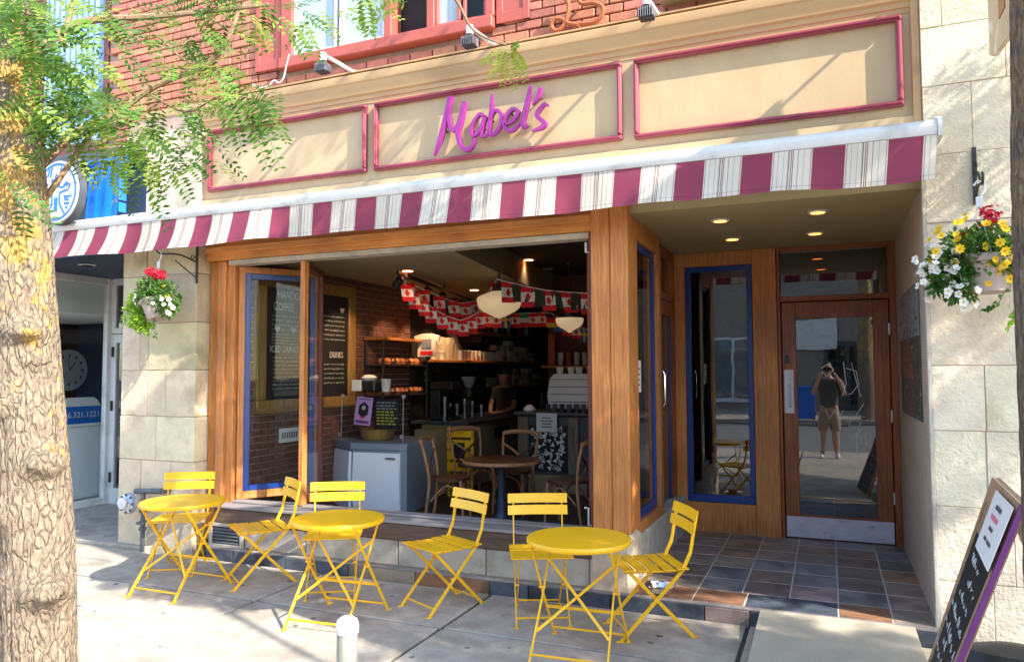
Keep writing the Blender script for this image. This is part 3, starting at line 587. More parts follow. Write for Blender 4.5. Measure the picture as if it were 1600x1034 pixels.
# folding window
A, B, C = V((-4.87, 5.22, 0)), V((-4.43, 5.82, 0)), V((-4.12, 5.2, 0))
def leaf_panel(p, q, mw, trim, nm, z0=.475, z1=2.55, st=.055):
    fo = thing(nm, loc=p, label=None, cat=None) if False else None
    d = (q-p); L = d.length; u = d/L; n_ = V((-u.y, u.x, 0))
    M = Matrix(((u.x, n_.x, 0, p.x), (u.y, n_.y, 0, p.y), (0, 0, 1, 0), (0, 0, 0, 1)))
    f = MB(); f.box(0, st, -.022, .022, z0, z1, .003, M=M); f.box(L-st, L, -.022, .022, z0, z1, .003, M=M); f.box(st, L-st, -.022, .022, z0, z0+.07, .003, M=M); f.box(st, L-st, -.022, .022, z1-.06, z1, .003, M=M)
    fo = P(f, nm, mw)
    if trim:
        b_ = MB(); i = st; tt = .05
        for yy in ((-.026, -.004),):
            b_.box(i, i+tt, yy[0], yy[1], z0+.07, z1-.06, .003, M=M); b_.box(L-i-tt, L-i, yy[0], yy[1], z0+.07, z1-.06, .003, M=M)
            b_.box(i+tt, L-i-tt, yy[0], yy[1], z0+.07, z0+.07+tt, .003, M=M); b_.box(i+tt, L-i-tt, yy[0], yy[1], z1-.06-tt, z1-.06, .003, M=M)
        b_.build('blue_trim', M_blue, fo)
    MB().box(st*.9, L-st*.9, .001, .006, z0+.06, z1-.05, M=M).build('pane', M_glass, fo, sm=0)
leaf_panel(A, B, M_wood, True, 'folding_window_panel'); leaf_panel(B+V((.02, -.01, 0)), C, M_woodr, False, 'folding_window_panel', st=.05)
P(MB().box(-4.145, -4.10, 5.165, 5.225, .475, 2.553, .004), 'folding_panel_stile', M_wood)
P(MB().tube([(-1.575, 5.19, .5), (-1.6, 5.19, .5), (-1.6, 5.19, .62), (-1.63, 5.19, .62)], .008, 6), 'latch', M_white)
P(MB().tube([(-1.575, 5.19, 2.46), (-1.60, 5.185, 2.46), (-1.60, 5.185, 2.53)], .01, 6), 'latch', M_white)

ORD = ['first', 'second', 'third', 'fourth', 'fifth', 'sixth', 'seventh', 'eighth', 'ninth', 'tenth', 'eleventh', 'twelfth', 'thirteenth']
# ------------------------------------------------------------------ inside the cafe
def S(mb, name, m, sm=0): return tag(mb.build(name, m, sm=sm), kind='structure')
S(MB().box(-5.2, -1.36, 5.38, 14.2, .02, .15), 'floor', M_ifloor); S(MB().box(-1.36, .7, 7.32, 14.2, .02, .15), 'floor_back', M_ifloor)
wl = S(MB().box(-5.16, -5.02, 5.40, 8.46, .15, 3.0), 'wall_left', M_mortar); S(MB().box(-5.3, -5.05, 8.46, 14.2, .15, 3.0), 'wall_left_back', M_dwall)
ib = MB(); z = .19; ri = 0
while z < 2.68:
    y = 5.42 + (.09 if ri % 2 else 0)
    while y < 8.44:
        y1 = min(y+.17, 8.45); ib.box(-5.024, -5.004+random.uniform(-.003, .003), y, y1, z-.027, z+.027, .004); y += .18
    z += .064; ri += 1
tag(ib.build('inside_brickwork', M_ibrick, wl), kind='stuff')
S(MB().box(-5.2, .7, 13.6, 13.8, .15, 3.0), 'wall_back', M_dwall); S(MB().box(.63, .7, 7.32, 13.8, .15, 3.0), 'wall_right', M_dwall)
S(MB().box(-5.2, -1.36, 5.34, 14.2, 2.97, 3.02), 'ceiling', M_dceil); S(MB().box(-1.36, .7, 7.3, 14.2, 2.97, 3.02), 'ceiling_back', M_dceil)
sf = MB().prism([(-5.16, 5.36), (-2.95, 5.36), (-3.2, 7.0), (-3.5, 9.2), (-3.7, 13.5), (-5.16, 13.5)], lambda a, b, d: (a, b, d), 2.66, 2.969)
S(sf, 'soffit', M_iceil)
# ================================================================== NEIGHBOUR SHOP (left)
nbr = thing('neighbour_shop', 'neighbouring brick shop with navy front, glass recess and tall curtained window', 'building', (-8.5, 5.3, 0))
P(MB().box(-14, -5.99, 5.34, 14, 2.78, 6.6), 'wall_core', M_mortar, nbr, 0); P(MB().box(-14, -5.71, 7.6, 14, -.1, 2.78), 'back_core', M_navy, nbr, 0); P(MB().box(-14, -10.2, 5.1, 7.6, -.1, 2.78), 'side_core', M_navy, nbr, 0)
P(MB().box(-14, -5.84, 5.05, 5.34, 2.80, 3.62, .004), 'fascia_band', M_navy, nbr)
P(MB().box(-14, -5.86, 4.98, 5.2, 3.622, 3.74, .012), 'fascia_cap', M_dgrey, nbr)
P(MB().box(-10.2, -5.84, 5.06, 7.6, 2.74, 2.80), 'recess_ceiling', M_navy, nbr, 0)
P(MB().box(-6.09, -5.86, 5.09, 5.34, 2.5, 2.8), 'lintel', M_dgrey, nbr, 0)
dl = MB().lathe([(.07, -.004), (.09, 0)], 20, (-7.2, 5.5, 2.735)).build('downlight', M_white, nbr, origin=(-7.2, 5.5, 2.735)); MB().lathe([(0, -.006), (.06, -.006)], 16, (-7.2, 5.5, 2.735)).build('lamp_lens', M_paper, dl)
P(MB().box(-10.2, -5.7, 5.0, 7.6, -.05, .03, .01), 'recess_floor', M_conc, nbr)
P(MB().box(-10.2, -8.08, 5.2, 5.3, .03, .30), 'stall_riser', M_dgrey, nbr, 0)
gx = -8.05
gf = MB(); gf.box(gx-.04, gx+.02, 5.12, 6.5, .03, .11, .004); gf.box(gx-.04, gx+.02, 5.12, 6.5, 2.66, 2.74, .004); gf.box(gx-.04, gx+.02, 5.12, 5.19, .11, 2.66, .004); gf.box(gx-.045, gx+.03, 6.42, 6.5, .03, 2.74, .004)
gfo = P(gf, 'glass_screen', M_white, nbr); MB().box(gx-.012, gx-.006, 5.19, 6.42, .11, 2.66).build('pane', M_glass, gfo, sm=0)
gf = MB(); gf.box(-10.2, gx-.045, 5.12, 5.18, .30, .38, .004); gf.box(-10.2, gx-.045, 5.12, 5.18, 2.66, 2.74, .004); gfo = P(gf, 'front_screen', M_white, nbr); MB().box(-10.2, gx-.045, 5.147, 5.153, .38, 2.66).build('pane', M_glass, gfo, sm=0)
ds = MB(); yd = 6.5; ds.box(gx+.03, -7.93, yd-.03, yd+.03, .03, 2.06, .004); ds.box(-6.95, -6.85, yd-.03, yd+.03, .03, 2.06, .004); ds.box(-7.93, -6.95, yd-.03, yd+.03, .03, .22, .004); ds.box(-7.93, -6.95, yd-.03, yd+.03, 1.96, 2.06, .004)
dso = P(ds, 'glass_door', M_white, nbr); MB().box(-7.93, -6.95, yd-.004, yd+.004, .22, 1.96).build('pane', M_glassd, dso, sm=0)
for z in (.35, 1.2, 1.85): MB().tube([(-7.97, yd-.045, z-.06), (-7.97, yd-.045, z+.06)], .014, 8).build('hinge', M_black, dso)
ds = MB(); ds.box(gx+.03, -6.85, yd-.03, yd+.03, 2.07, 2.14, .004); ds.box(gx+.03, -6.85, yd-.03, yd+.03, 2.66, 2.74, .004); ds.box(gx+.03, -7.95, yd-.03, yd+.03, 2.14, 2.66, .004)
dso = P(ds, 'transom_frame', M_white, nbr); MB().box(-7.95, -6.85, yd-.004, yd+.004, 2.14, 2.66).build('pane', M_glassd, dso, sm=0)
P(MB().box(-6.84, -5.7, 6.45, 6.6, .03, 2.74), 'recess_wall', M_navy, nbr, 0)
P(MB().box(-10.15, -10.1, 5.3, 7.6, .03, 2.74), 'inner_wall', m_wood('umber_panel', (.09, .05, .035), (.05, .03, .02)), nbr, 0)
P(MB().box(-10.1, -8.1, 5.4, 7.55, 2.3, 2.72), 'inner_soffit', M_paper, nbr, 0)
ck = thing('wall_clock', 'round pale wall clock seen through the glass of the neighbouring shop', 'clock', atx(105, 578, -9.2))
cp = atx(105, 578, -9.2); MX = Matrix.Rotation(R(90), 3, 'Y')
MB().lathe([(.26, 0), (.27, .03), (.235, .035), (0, .036)], 32, cp, M=MX).build('clock_case', M_alu, ck)
for k in range(12):
    a = k*PI/6; MB().box(cp.x+.036, cp.x+.042, cp.y+.19*math.sin(a)-.012, cp.y+.19*math.sin(a)+.012, cp.z+.19*math.cos(a)-.02, cp.z+.19*math.cos(a)+.02).build('hour_mark', M_dgrey, ck, sm=0)
MB().bar((cp.x+.05, cp.y, cp.z), (cp.x+.05, cp.y+.07, cp.z+.09), .014, .004, V((0, 1, -1))).bar((cp.x+.046, cp.y, cp.z), (cp.x+.046, cp.y-.02, cp.z+.16), .01, .004, V((0, 1, .1))).build('clock_hand', M_dgrey, ck)
ctr = thing('reception_counter', 'pale reception counter behind the glass of the neighbouring shop', 'counter', (-8.85, 6.5, .03))
MB().box(-9.1, -8.62, 5.9, 7.05, .03, .93, .01).build('counter_body', M_frz, ctr); MB().box(-9.13, -8.58, 5.88, 7.08, .933, .965, .006).build('counter_top', M_frz, ctr)
ps = thing('phone_sign', 'blue board printed with a white phone number on the counter of the neighbour shop', 'sign', (-8.62, 6.5, .965))
MB().box(-8.66, -8.6, 6.2, 6.86, .968, 1.18, .006).build('board', M_logob, ps); MB().prism([(6.25, 1.181), (6.29, 1.26), (6.4, 1.29), (6.72, 1.29), (6.78, 1.25), (6.82, 1.181)], lambda a, b, d: (d, a, b), -8.66, -8.61).build('card_holder', M_paper, ps)
text_mesh('416.321.1221', .1, M_paper, 'lettering', ps, frame_M((-8.597, 6.53, 1.075), (0, 1, 0), (0, 0, 1)))
# upper curtained window of the neighbour
nw = MB(); x0, x1, z0, z1 = -7.62, -6.57, 3.86, 5.6; nw.box(x0, x1, 5.12, 5.34, z0-.1, z0, .008)
nw.box(x0, x0+.07, 5.19, 5.3, z0, z1, .005); nw.box(x1-.07, x1, 5.19, 5.3, z0, z1, .005); nw.box(x0+.07, x1-.07, 5.195, 5.3, z0, z0+.07, .005); nw.box(x0+.07, x1-.07, 5.195, 5.3, z0+.36, z0+.42, .005)
nwo = P(nw, 'upper_window', M_woodr, nbr); MB().box(x0+.07, x1-.07, 5.200, 5.204, z0+.07, z1).build('pane', M_glass, nwo, sm=0)
cu = MB(); n = 60
for i in range(n):
    xa, xb = x0+.07+(x1-x0-.14)*i/n, x0+.07+(x1-x0-.14)*(i+1)/n
    cu.face([(xa, 5.222+.010*math.sin(i*1.1), z0+.07), (xb, 5.222+.010*math.sin((i+1)*1.1), z0+.07), (xb, 5.222+.010*math.sin((i+1)*1.1), z1), (xa, 5.222+.010*math.sin(i*1.1), z1)])
cu.build('curtain', M_bcurt, nwo, sm=60)
nbw = MB().box(-14, x0, 5.212, 5.34, 3.74, 6).box(x1, -6.552, 5.212, 5.34, 3.74, 6).build('brick_wall', M_mortar, nbr, sm=0)
sb2 = MB(); z = 3.8
for ri in range(26):
    x = -9.2 + (.1 if ri % 2 else 0)
    while x < x0-.22: sb2.box(x, x+BW, 5.175, 5.21, z-.03, z+.03, .005); x += BW+JT
    z += BH+JT
tag(sb2.build('brick_course', M_brick, nbw), kind='stuff')
# round logo sign and blue awning cloth
lc = at(88, 300, 4.62); lg = thing('round_shop_sign', 'round blue and white logo disc projecting from the navy shop front', 'sign', (lc.x, 4.7, lc.z))
MY = Matrix.Rotation(R(90), 3, 'X'); r0 = .30
MB().lathe([(r0, -.05), (r0, .018), (r0-.012, .02), (0, .02)], 48, (lc.x, 4.65, lc.z), M=MY).build('drum', M_dgrey, lg); MB().lathe([(r0-.013, .0202), (r0-.02, .03), (0, .03)], 48, (lc.x, 4.65, lc.z), M=MY).build('disc', M_paper, lg)
yl = 4.617
def ring(mb, r1, r2, n=48):
    for k in range(n):
        a, b = 2*PI*k/n, 2*PI*(k+1)/n
        mb.face([(lc.x+r*math.cos(t), yl, lc.z+r*math.sin(t)) for r, t in ((r1, a), (r2, a), (r2, b), (r1, b))])
rg = MB(); ring(rg, .245, .268); rg.build('blue_ring', M_logob, lg, sm=0)
lm = MB()
def ls(pts, wd=.011):
    for p, q in zip(pts[:-1], pts[1:]): lm.bar((lc.x+p[0]*.26, yl, lc.z+p[1]*.26), (lc.x+q[0]*.26, yl, lc.z+q[1]*.26), wd*1.6, .006, V((1, 0, .3)))
for pts in [[(-.08, .4), (-.22, .46), (-.2, .28), (-.08, .2), (-.3, .1), (-.62, .02), (-.6, -.1), (-.2, -.08), (-.2, -.45), (-.45, -.8)], [(.08, .4), (.22, .46), (.2, .28), (.08, .2), (.32, .12), (.5, .3), (.72, .2), (.6, .02), (.35, 0), (.18, -.05), (.2, -.45), (.45, -.8)], [(-.08, .4), (0, .62), (.08, .4)], [(-.45, .55), (-.35, .85)], [(-.3, .55), (-.22, .9)], [(.2, .6), (.25, .88)], [(.36, .55), (.45, .8)], [(-.75, .3), (-.4, .3)], [(-.75, -.3), (-.4, -.3), (-.4, -.7)], [(-.62, -.45), (-.55, -.7)], [(.4, -.2), (.8, -.2)], [(.42, -.45), (.7, -.45)], [(.05, -.2), (.05, -.7)], [(-.05, -.2), (-.05, -.7)]]: ls(pts)
lm.build('logo_lines', M_logob, lg)
for a, b in ((-.15, .35), (.15, .35), (.5, -.3), (.62, -.33), (.56, -.6), (-.55, .15), (.52, .2)): MB().lathe([(0, 0), (.014, 0), (.014, .004), (0, .004)], 10, (lc.x+a*.26, yl, lc.z+b*.26), M=MY).build('logo_dot', M_logob, lg)
P(MB().tube([(lc.x, 4.73, lc.z), (lc.x, 5.05, lc.z)], .03, 10), 'mount', M_black, lg)
bc = thing('blue_awning', 'bright blue folded awning cloth on the navy shop front beside the round sign', 'awning', (-6.5, 5.0, 3.1))
n = 14; cl = MB(); xa, xb = at(140, 300, 4.9).x, at(190, 300, 4.9).x
prof = [(5.04, 3.64), (4.95, 3.62), (4.92, 3.56), (4.90, 3.50), (4.88, 3.3), (4.86, 3.04)]
for i in range(n):
    for (ya, za), (yb_, zb) in zip(prof[:-1], prof[1:]):
        f_ = lambda t: .006*math.sin(t*1.3)+.003*math.sin(t*3.1)
        xi, xj = xa+(xb-xa)*i/n, xa+(xb-xa)*(i+1)/n
        cl.face([(xi, ya+f_(i), za), (xj, ya+f_(i+1), za), (xj, yb_+f_(i+1), zb), (xi, yb_+f_(i), zb)])
cl.build('cloth', M_bblue, bc, sm=60)
MB().tube([(xa-.05, 4.93, 3.585), (xb+.02, 4.93, 3.585)], .03, 10).build('roller', M_bblue, bc)
for k in range(5): MB().box(xb-.004, xb+.004, 4.87, 4.95, 3.08+k*.11, 3.17+k*.11, .002).build('fold', M_bblue, bc)
# gas meter by the pier
gm = thing('gas_meter', 'grey gas meter disc with dark pipe at the foot of the stone pier', 'gas meter', (-5.75, 4.95, 0))
gc = at(205, 785, 4.97)
MB().lathe([(.07, 0), (.085, .015), (.085, .05), (.06, .06), (.03, .085), (0, .09)], 24, gc, M=MY).build('meter_body', M_alu, gm)
MB().lathe([(.05, 0), (.05, .02), (0, .022)], 20, gc+V((0, -.085, .01)), M=MY).build('dial', M_white, gm)
MB().lathe([(.088, .012), (.094, .016), (.094, .03), (.088, .034)], 28, gc, M=MY).build('flange', M_frzt, gm)
bm_ = MB().lathe([(0, 0), (.012, 0), (.012, .012), (0, .013)], 6, (0, 0, 0), M=MY).mesh('bolt', M_pipe)
for k in range(8): piece(bm_, 'bolt', gm, gc+V((.078*math.cos(k*PI/4), -.05, .078*math.sin(k*PI/4))))
q1, q2, q3 = at(212, 767, 4.97), at(252, 767, 4.97), at(224, 770, 4.97)
MB().tube([q1, q2, q2+V((0, .1, 0))], .026, 10).tube([q3, V((q3.x, 4.97, .30)), V((q3.x, 4.97, 0))], .02, 10).build('pipe', M_pipe, gm)
for z in (.20, .26, .36): MB().lathe([(.032, -.014), (.034, 0), (.032, .014)], 8, (q3.x, 4.97, z)).build('pipe_collar', M_pipe, gm)
MB().tube([(q3.x-.05, 4.95, .25), (q3.x+.05, 4.95, .25)], .013, 8).build('valve', M_pipe, gm)

M_umber = mat('umber_render', (.27, .235, .20), .8, .2, 4)
# ================================================================== ACROSS THE STREET (seen in the glass)
for k, (x0, x1, h, cl_, lb) in enumerate(((-22, -9.5, 8, M_brick, 'red brick shop row across the street mirrored in the glass'), (-9.2, 1.8, 6.5, M_umber, 'dark brown shop with pale sign across the street mirrored in the door glass'), (2.1, 14, 9, M_stone, 'pale stone building across the street mirrored in the glass'))):
    b_ = thing('street_building', lb, 'building', ((x0+x1)/2, -17, 0)); MB().box(x0, x1, -24, -17, -.1, h).build('wall', cl_, b_, sm=0)
    MB().box(x0, x1, -17.4, -17.003, h-.4, h+.1, .02).build('cornice', M_corn, b_)
    nx = 3
    for i in range(nx):
        a = x0+(x1-x0)*(i+.1)/nx; b2 = x0+(x1-x0)*(i+.9)/nx
        fo = MB().box(a, b2, -17.06, -17.003, .5, 2.9, .01).build('shop_window', M_dgrey, b_); MB().box(a+.1, b2-.1, -17.075, -17.061, .6, 2.8).build('pane', M_glassd, fo, sm=0)
        MB().box(a, b2, -17.2, -17.003, 3.05, 3.7, .02).build('shop_sign', M_white if i == 1 else M_logob, b_)
        for s_ in (.2, .6):
            a2 = a+(b2-a)*s_; fo = MB().box(a2, a2+1.1, -17.05, -17.003, 4.3, 5.9, .01).build('window', M_white, b_); MB().box(a2+.08, a2+1.02, -17.06, -17.051, 4.38, 5.82).build('pane', M_glassd, fo, sm=0)

qa, qb = at(1243, 500, 31.4), at(1308, 545, 31.4)
t = thing('shop_sign', 'plain white sign box across the street mirrored in the door glass', 'sign', ((qa.x+qb.x)/2, -16.8, qb.z)); MB().box(qa.x, qb.x, -17.0, -16.75, qb.z, qa.z, .02).build('sign_box', M_white, t)
rb = thing('recycling_bin', 'blue wheeled bin across the street mirrored in the door glass', 'bin', (-.75, -11.6, 0)); MB().prism([(-.28, .06), (.28, .06), (.33, 1.0), (-.33, 1.0)], lambda a, b, d: (-.75+a, d, b), -11.9, -11.35).build('bin_body', M_logob, rb); MB().box(-1.1, -.4, -11.95, -11.3, 1.003, 1.06, .02).build('lid', M_logob, rb)
for sx in (-1, 1): MB().lathe([(.0, -.03), (.1, -.03), (.1, .03), (0, .03)], 14, (-.75+sx*.3, -11.85, .1), M=MX).build('wheel', M_black, rb)
dd = thing('doorway', 'dark shop doorway across the street mirrored in the door glass', 'doorway', (.6, -16.9, 0)); MB().box(-.1, 1.5, -16.99, -16.9, 0, 2.7, .01).build('frame', M_dgrey, dd)
for x_ in (.0, .75): MB().box(x_+.05, x_+.65, -16.899, -16.88, .1, 2.5).build('pane', M_glassd, dd, sm=0)
wd_ = thing('display_window', 'wide shop display window across the street mirrored in the blue framed glass', 'window', (-4, -16.9, 0)); MB().box(-6.2, -2.2, -16.99, -16.9, .3, 2.9, .01).build('frame', M_white, wd_)
for k in range(3): MB().box(-6.1+k*1.3, -4.9+k*1.3, -16.899, -16.88, .45, 2.8).build('pane', M_glassd, wd_, sm=0)
# ================================================================== STRIPED AWNING
aw = thing('striped_awning', 'rolled up awning with white bar and burgundy and cream striped valance', 'awning', (-3, 5, 2.9))
prof = [(5.085, 3.085), (4.85, 3.035), (4.78, 3.012), (4.748, 2.995), (4.735, 2.97), (4.738, 2.94), (4.75, 2.922), (4.79, 2.912), (5.085, 2.93)]
MB().prism(prof, lambda a, b, d: (d, a, b), -6.95, .600).build('roller_case', M_white, aw, sm=30)
ec = MB().prism([(y+(-.01 if y < 4.9 else 0), z+(.012 if z > 2.95 else -.012)) for y, z in prof], lambda a, b, d: (d, a, b), .602, .625); ec.build('end_cap', M_white, aw)
for x_ in (-4.4, -1.65): MB().prism([(y-.003, z+.003) for y, z in prof], lambda a, b, d: (d, a, b), x_, x_+.012).build('case_joint', M_white, aw, sm=30)
va = MB(); va.uv = []; nx, nz = 260, 6; xL, xR = -6.95, .602
for j in range(nz+1):
    t = j/nz
    for i in range(nx+1):
        x = xL+(xR-xL)*i/nx; z = 2.918 - t*(.250+.006*math.sin(x*2.1)+.004*math.sin(x*6.3))
        sh = -.02*t - (.09*min(1, max(0, (-4.2-x)/1.2)))*t*t
        y = 4.752 + t*(.020*math.sin(x*3.3+.6)+.014*math.sin(x*7.7)+.008*math.sin(x*15.5+t)) - .01*t + .004*math.sin(x*31)*t*t
        va.v.append(V((x+sh, y, z))); va.uv.append(((x-.355)/.405+2000*0+40, t))
for j in range(nz):
    for i in range(nx):
        a = j*(nx+1)+i; va.f.append((a, a+1, a+nx+2, a+nx+1)); va.m.append(0)
va.build('valance', M_stripe, aw, sm=80)
P(MB().box(-5.3, .5, 4.84, 5.06, 2.915, 2.93), 'case_underside', M_white, aw, 0)

# ================================================================== SIGN LETTERS
sg = thing('sign_lettering', 'magenta brush script letters mounted on the middle panel of the tan sign board', 'sign', (-2.3, 5.08, 3.4))
LT = {'letter_m': [([(-2.637, 3.72), (-2.671, 3.585), (-2.704, 3.468), (-2.738, 3.366), (-2.78, 3.272)], [.034, .034, .032, .025, .006]), ([(-2.634, 3.715), (-2.650, 3.62), (-2.645, 3.51), (-2.612, 3.452), (-2.577, 3.475), (-2.55, 3.545), (-2.517, 3.654)], [.012, .022, .026, .028, .026, .026, .028]), ([(-2.517, 3.66), (-2.542, 3.544), (-2.567, 3.45), (-2.571, 3.39), (-2.546, 3.32), (-2.497, 3.284), (-2.448, 3.308), (-2.419, 3.366)], [.03, .034, .03, .026, .026, .026, .022, .006])],
 'letter_a': [([(-2.342, 3.517), (-2.375, 3.54), (-2.399, 3.532), (-2.439, 3.485), (-2.46, 3.429), (-2.448, 3.386), (-2.407, 3.399), (-2.371, 3.447), (-2.342, 3.517)], .02), ([(-2.342, 3.525), (-2.367, 3.439), (-2.371, 3.387), (-2.351, 3.374), (-2.305, 3.388)], [.022, .024, .022, .018, .012])],
 'letter_b': [([(-2.284, 3.69), (-2.288, 3.606), (-2.302, 3.497), (-2.311, 3.417), (-2.311, 3.378)], [.004, .018, .024, .024, .022]), ([(-2.311, 3.38), (-2.263, 3.381), (-2.223, 3.427), (-2.207, 3.491), (-2.223, 3.537), (-2.254, 3.556), (-2.278, 3.538), (-2.294, 3.496)], [.02, .022, .022, .022, .02, .02, .018, .012])],
 'letter_e': [([(-2.18, 3.436), (-2.121, 3.45), (-2.082, 3.496), (-2.074, 3.524), (-2.105, 3.543), (-2.144, 3.526), (-2.176, 3.479), (-2.184, 3.429), (-2.153, 3.389), (-2.106, 3.39), (-2.05, 3.437)], [.014, .018, .02, .02, .02, .022, .022, .022, .022, .02, .01])],
 'letter_l': [([(-1.97, 3.705), (-1.989, 3.613), (-2.017, 3.508), (-2.032, 3.438), (-2.029, 3.394), (-1.995, 3.405)], [.006, .024, .03, .028, .022, .01])],
 'apostrophe': [([(-1.898, 3.676), (-1.913, 3.616), (-1.959, 3.555)], [.02, .026, .006])],
 'letter_s': [([(-1.838, 3.534), (-1.868, 3.545), (-1.914, 3.501), (-1.922, 3.466), (-1.892, 3.434), (-1.862, 3.401), (-1.892, 3.376), (-1.965, 3.36)], [.012, .02, .022, .024, .024, .026, .024, .008])]}
def cm(P_, n=6):
    o = []; L = len(P_)
    for i in range(L-1):
        p0, p1, p2, p3 = P_[max(0, i-1)], P_[i], P_[i+1], P_[min(L-1, i+2)]
        for k in range(n):
            t = k/n; o.append(tuple(.5*((2*p1[j])+(-p0[j]+p2[j])*t+(2*p0[j]-5*p1[j]+4*p2[j]-p3[j])*t*t+(-p0[j]+3*p1[j]-3*p2[j]+p3[j])*t**3) for j in range(len(p1))))
    o.append(tuple(P_[-1])); return o
SK = 0
for nm, strokes in LT.items():
    mb = MB()
    for pts, wd in strokes:
        ws = wd if isinstance(wd, list) else [wd]*len(pts)
        cs = cm([(a, b, w_) for (a, b), w_ in zip(pts, ws)])
        L = len(cs); rng = []; SK += 1; oy = .0022*(SK % 5)
        for i, (a, b, w_) in enumerate(cs):
            q, p = cs[min(L-1, i+1)], cs[max(0, i-1)]; tx, tz = q[0]-p[0], q[1]-p[1]; l = math.hypot(tx, tz) or 1; nx_, nz_ = -tz/l, tx/l; w_ = max(.003, w_)
            n0 = len(mb.v)
            for s_, yy in ((-1, 5.075), (-1, 5.050), (-.85, 5.040), (.85, 5.040), (1, 5.050), (1, 5.075)): mb.v.append(V((a+nx_*w_*s_*.68, yy-oy, b+nz_*w_*s_*.68)))
            rng.append(n0)
        for a, b in zip(rng[:-1], rng[1:]):
            for k in range(6): mb.f.append((a+k, a+(k+1) % 6, b+(k+1) % 6, b+k)); mb.m.append(0)
        mb.f.append(tuple(rng[0]+k for k in range(6))); mb.m.append(0); mb.f.append(tuple(rng[-1]+k for k in reversed(range(6)))); mb.m.append(0)
    lo = mb.build(nm, M_mag, sg, sm=40)
    a, b = strokes[0][0][len(strokes[0][0])//2]; MB().tube([(a, 5.07, b), (a, 5.125, b)], .008, 6).build('standoff', M_black, lo)

# ================================================================== FLOOD LAMPS, SCROLL NUMBER, BRACKET SIGN
LB = ['left small black finned flood lamp on white arm below the red window', 'middle black finned flood lamp on white arm under the right shutter', 'right black finned flood lamp on the cornice beside the pale ledge']
for k, (hx, hy, bx, by) in enumerate(((505, 92, 556, 116), (734, 50, 776, 76), (1010, 4, 1030, 28))):
    h = at(hx, hy, 4.72); b_ = at(bx, by, 5.12); b_.z = 4.075
    l = thing('flood_lamp', LB[k], 'lamp', b_, group='flood lamps along the cornice')
    MB().tube([b_, b_+(h-b_)*.55+V((0, 0, .02)), h+V((0, 0, .03))], .016, 8).lathe([(.045, 0), (.045, .012), (.02, .02)], 14, b_).build('arm', M_white, l)
    MB().tube([h+V((0, 0, .045)), h-V((0, 0, .02))], .026, 10).build('knuckle', M_white, l)
    hd_ = MB().box(h.x-.047, h.x+.047, h.y-.04, h.y+.04, h.z-.115, h.z-.09, .008).box(h.x-.034, h.x+.034, h.y-.032, h.y+.032, h.z-.089, h.z-.03, .006).build('lamp_head', M_black, l)
    for i in range(7): MB().box(h.x-.048+i*.015, h.x-.043+i*.015, h.y-.046, h.y+.046, h.z-.108, h.z-.045, .001).build('fin', M_fin, hd_)
cbl = thing('cable', 'loose white cable lying on the cornice below the left shutter', 'cable', at(445, 118, 5.1)); MB().tube(cm([tuple(at(a, b, 5.1)) for a, b in ((452, 85), (447, 105), (443, 122), (436, 130), (428, 126), (420, 134), (405, 138), (395, 132))], 6), .006, 6).build('wire', M_white, cbl)
nm_ = thing('scroll_sign', 'rusted wrought iron scroll lettering on the brick wall above the cornice', 'sign', at(900, 30, 5.12))
SC = 380/1600
for nm, pts in (('scroll_letter', [(755, -30), (790, 20), (795, 60), (785, 110), (765, 165), (730, 200), (695, 200), (682, 165), (705, 130), (745, 128), (790, 155), (850, 165)]), ('scroll_letter', [(860, -30), (866, 10), (890, 28), (950, 22), (1005, 38), (1022, 75), (1000, 120), (950, 152), (865, 160)])):
    MB().tube([at(700+a*SC, b*SC, 5.11) for a, b in cm([(float(a), float(b)) for a, b in pts], 5)], .017, 8).build(nm, M_rust, nm_)
MB().tube([at(900, 18, 5.11), at(900, 18, 5.2)], .01, 6).build('wall_pin', M_rust, nm_)
MB().tube([at(893, 39, 5.11), at(893, 39, 5.2)], .01, 6).build('wall_pin', M_rust, nm_)
hs = thing('projecting_sign', 'weathered cream board projecting high up from the right stone wall', 'sign', (.88, 4.6, 3.4))
MB().prism([(4.78, 3.34), (4.70, 3.30), (4.12, 3.24), (4.12, 4.3), (4.78, 4.3)], lambda a, b, d: (d, a, b), .87, .895).build('board', mat('weathered_cream', srgb(206, 184, 150), .8, .1, 6, dark=srgb(236, 232, 226), dscale=8, damt=.8, dthr=.55), hs)
MB().tube([(.883, 4.2, 4.25), (.883, 5.06, 4.25)], .012, 8).build('bracket_arm', M_black, hs); MB().box(.865, .872, 4.36, 4.5, 3.42, 3.58, .01).build('brown_plaque', M_woodd, hs)

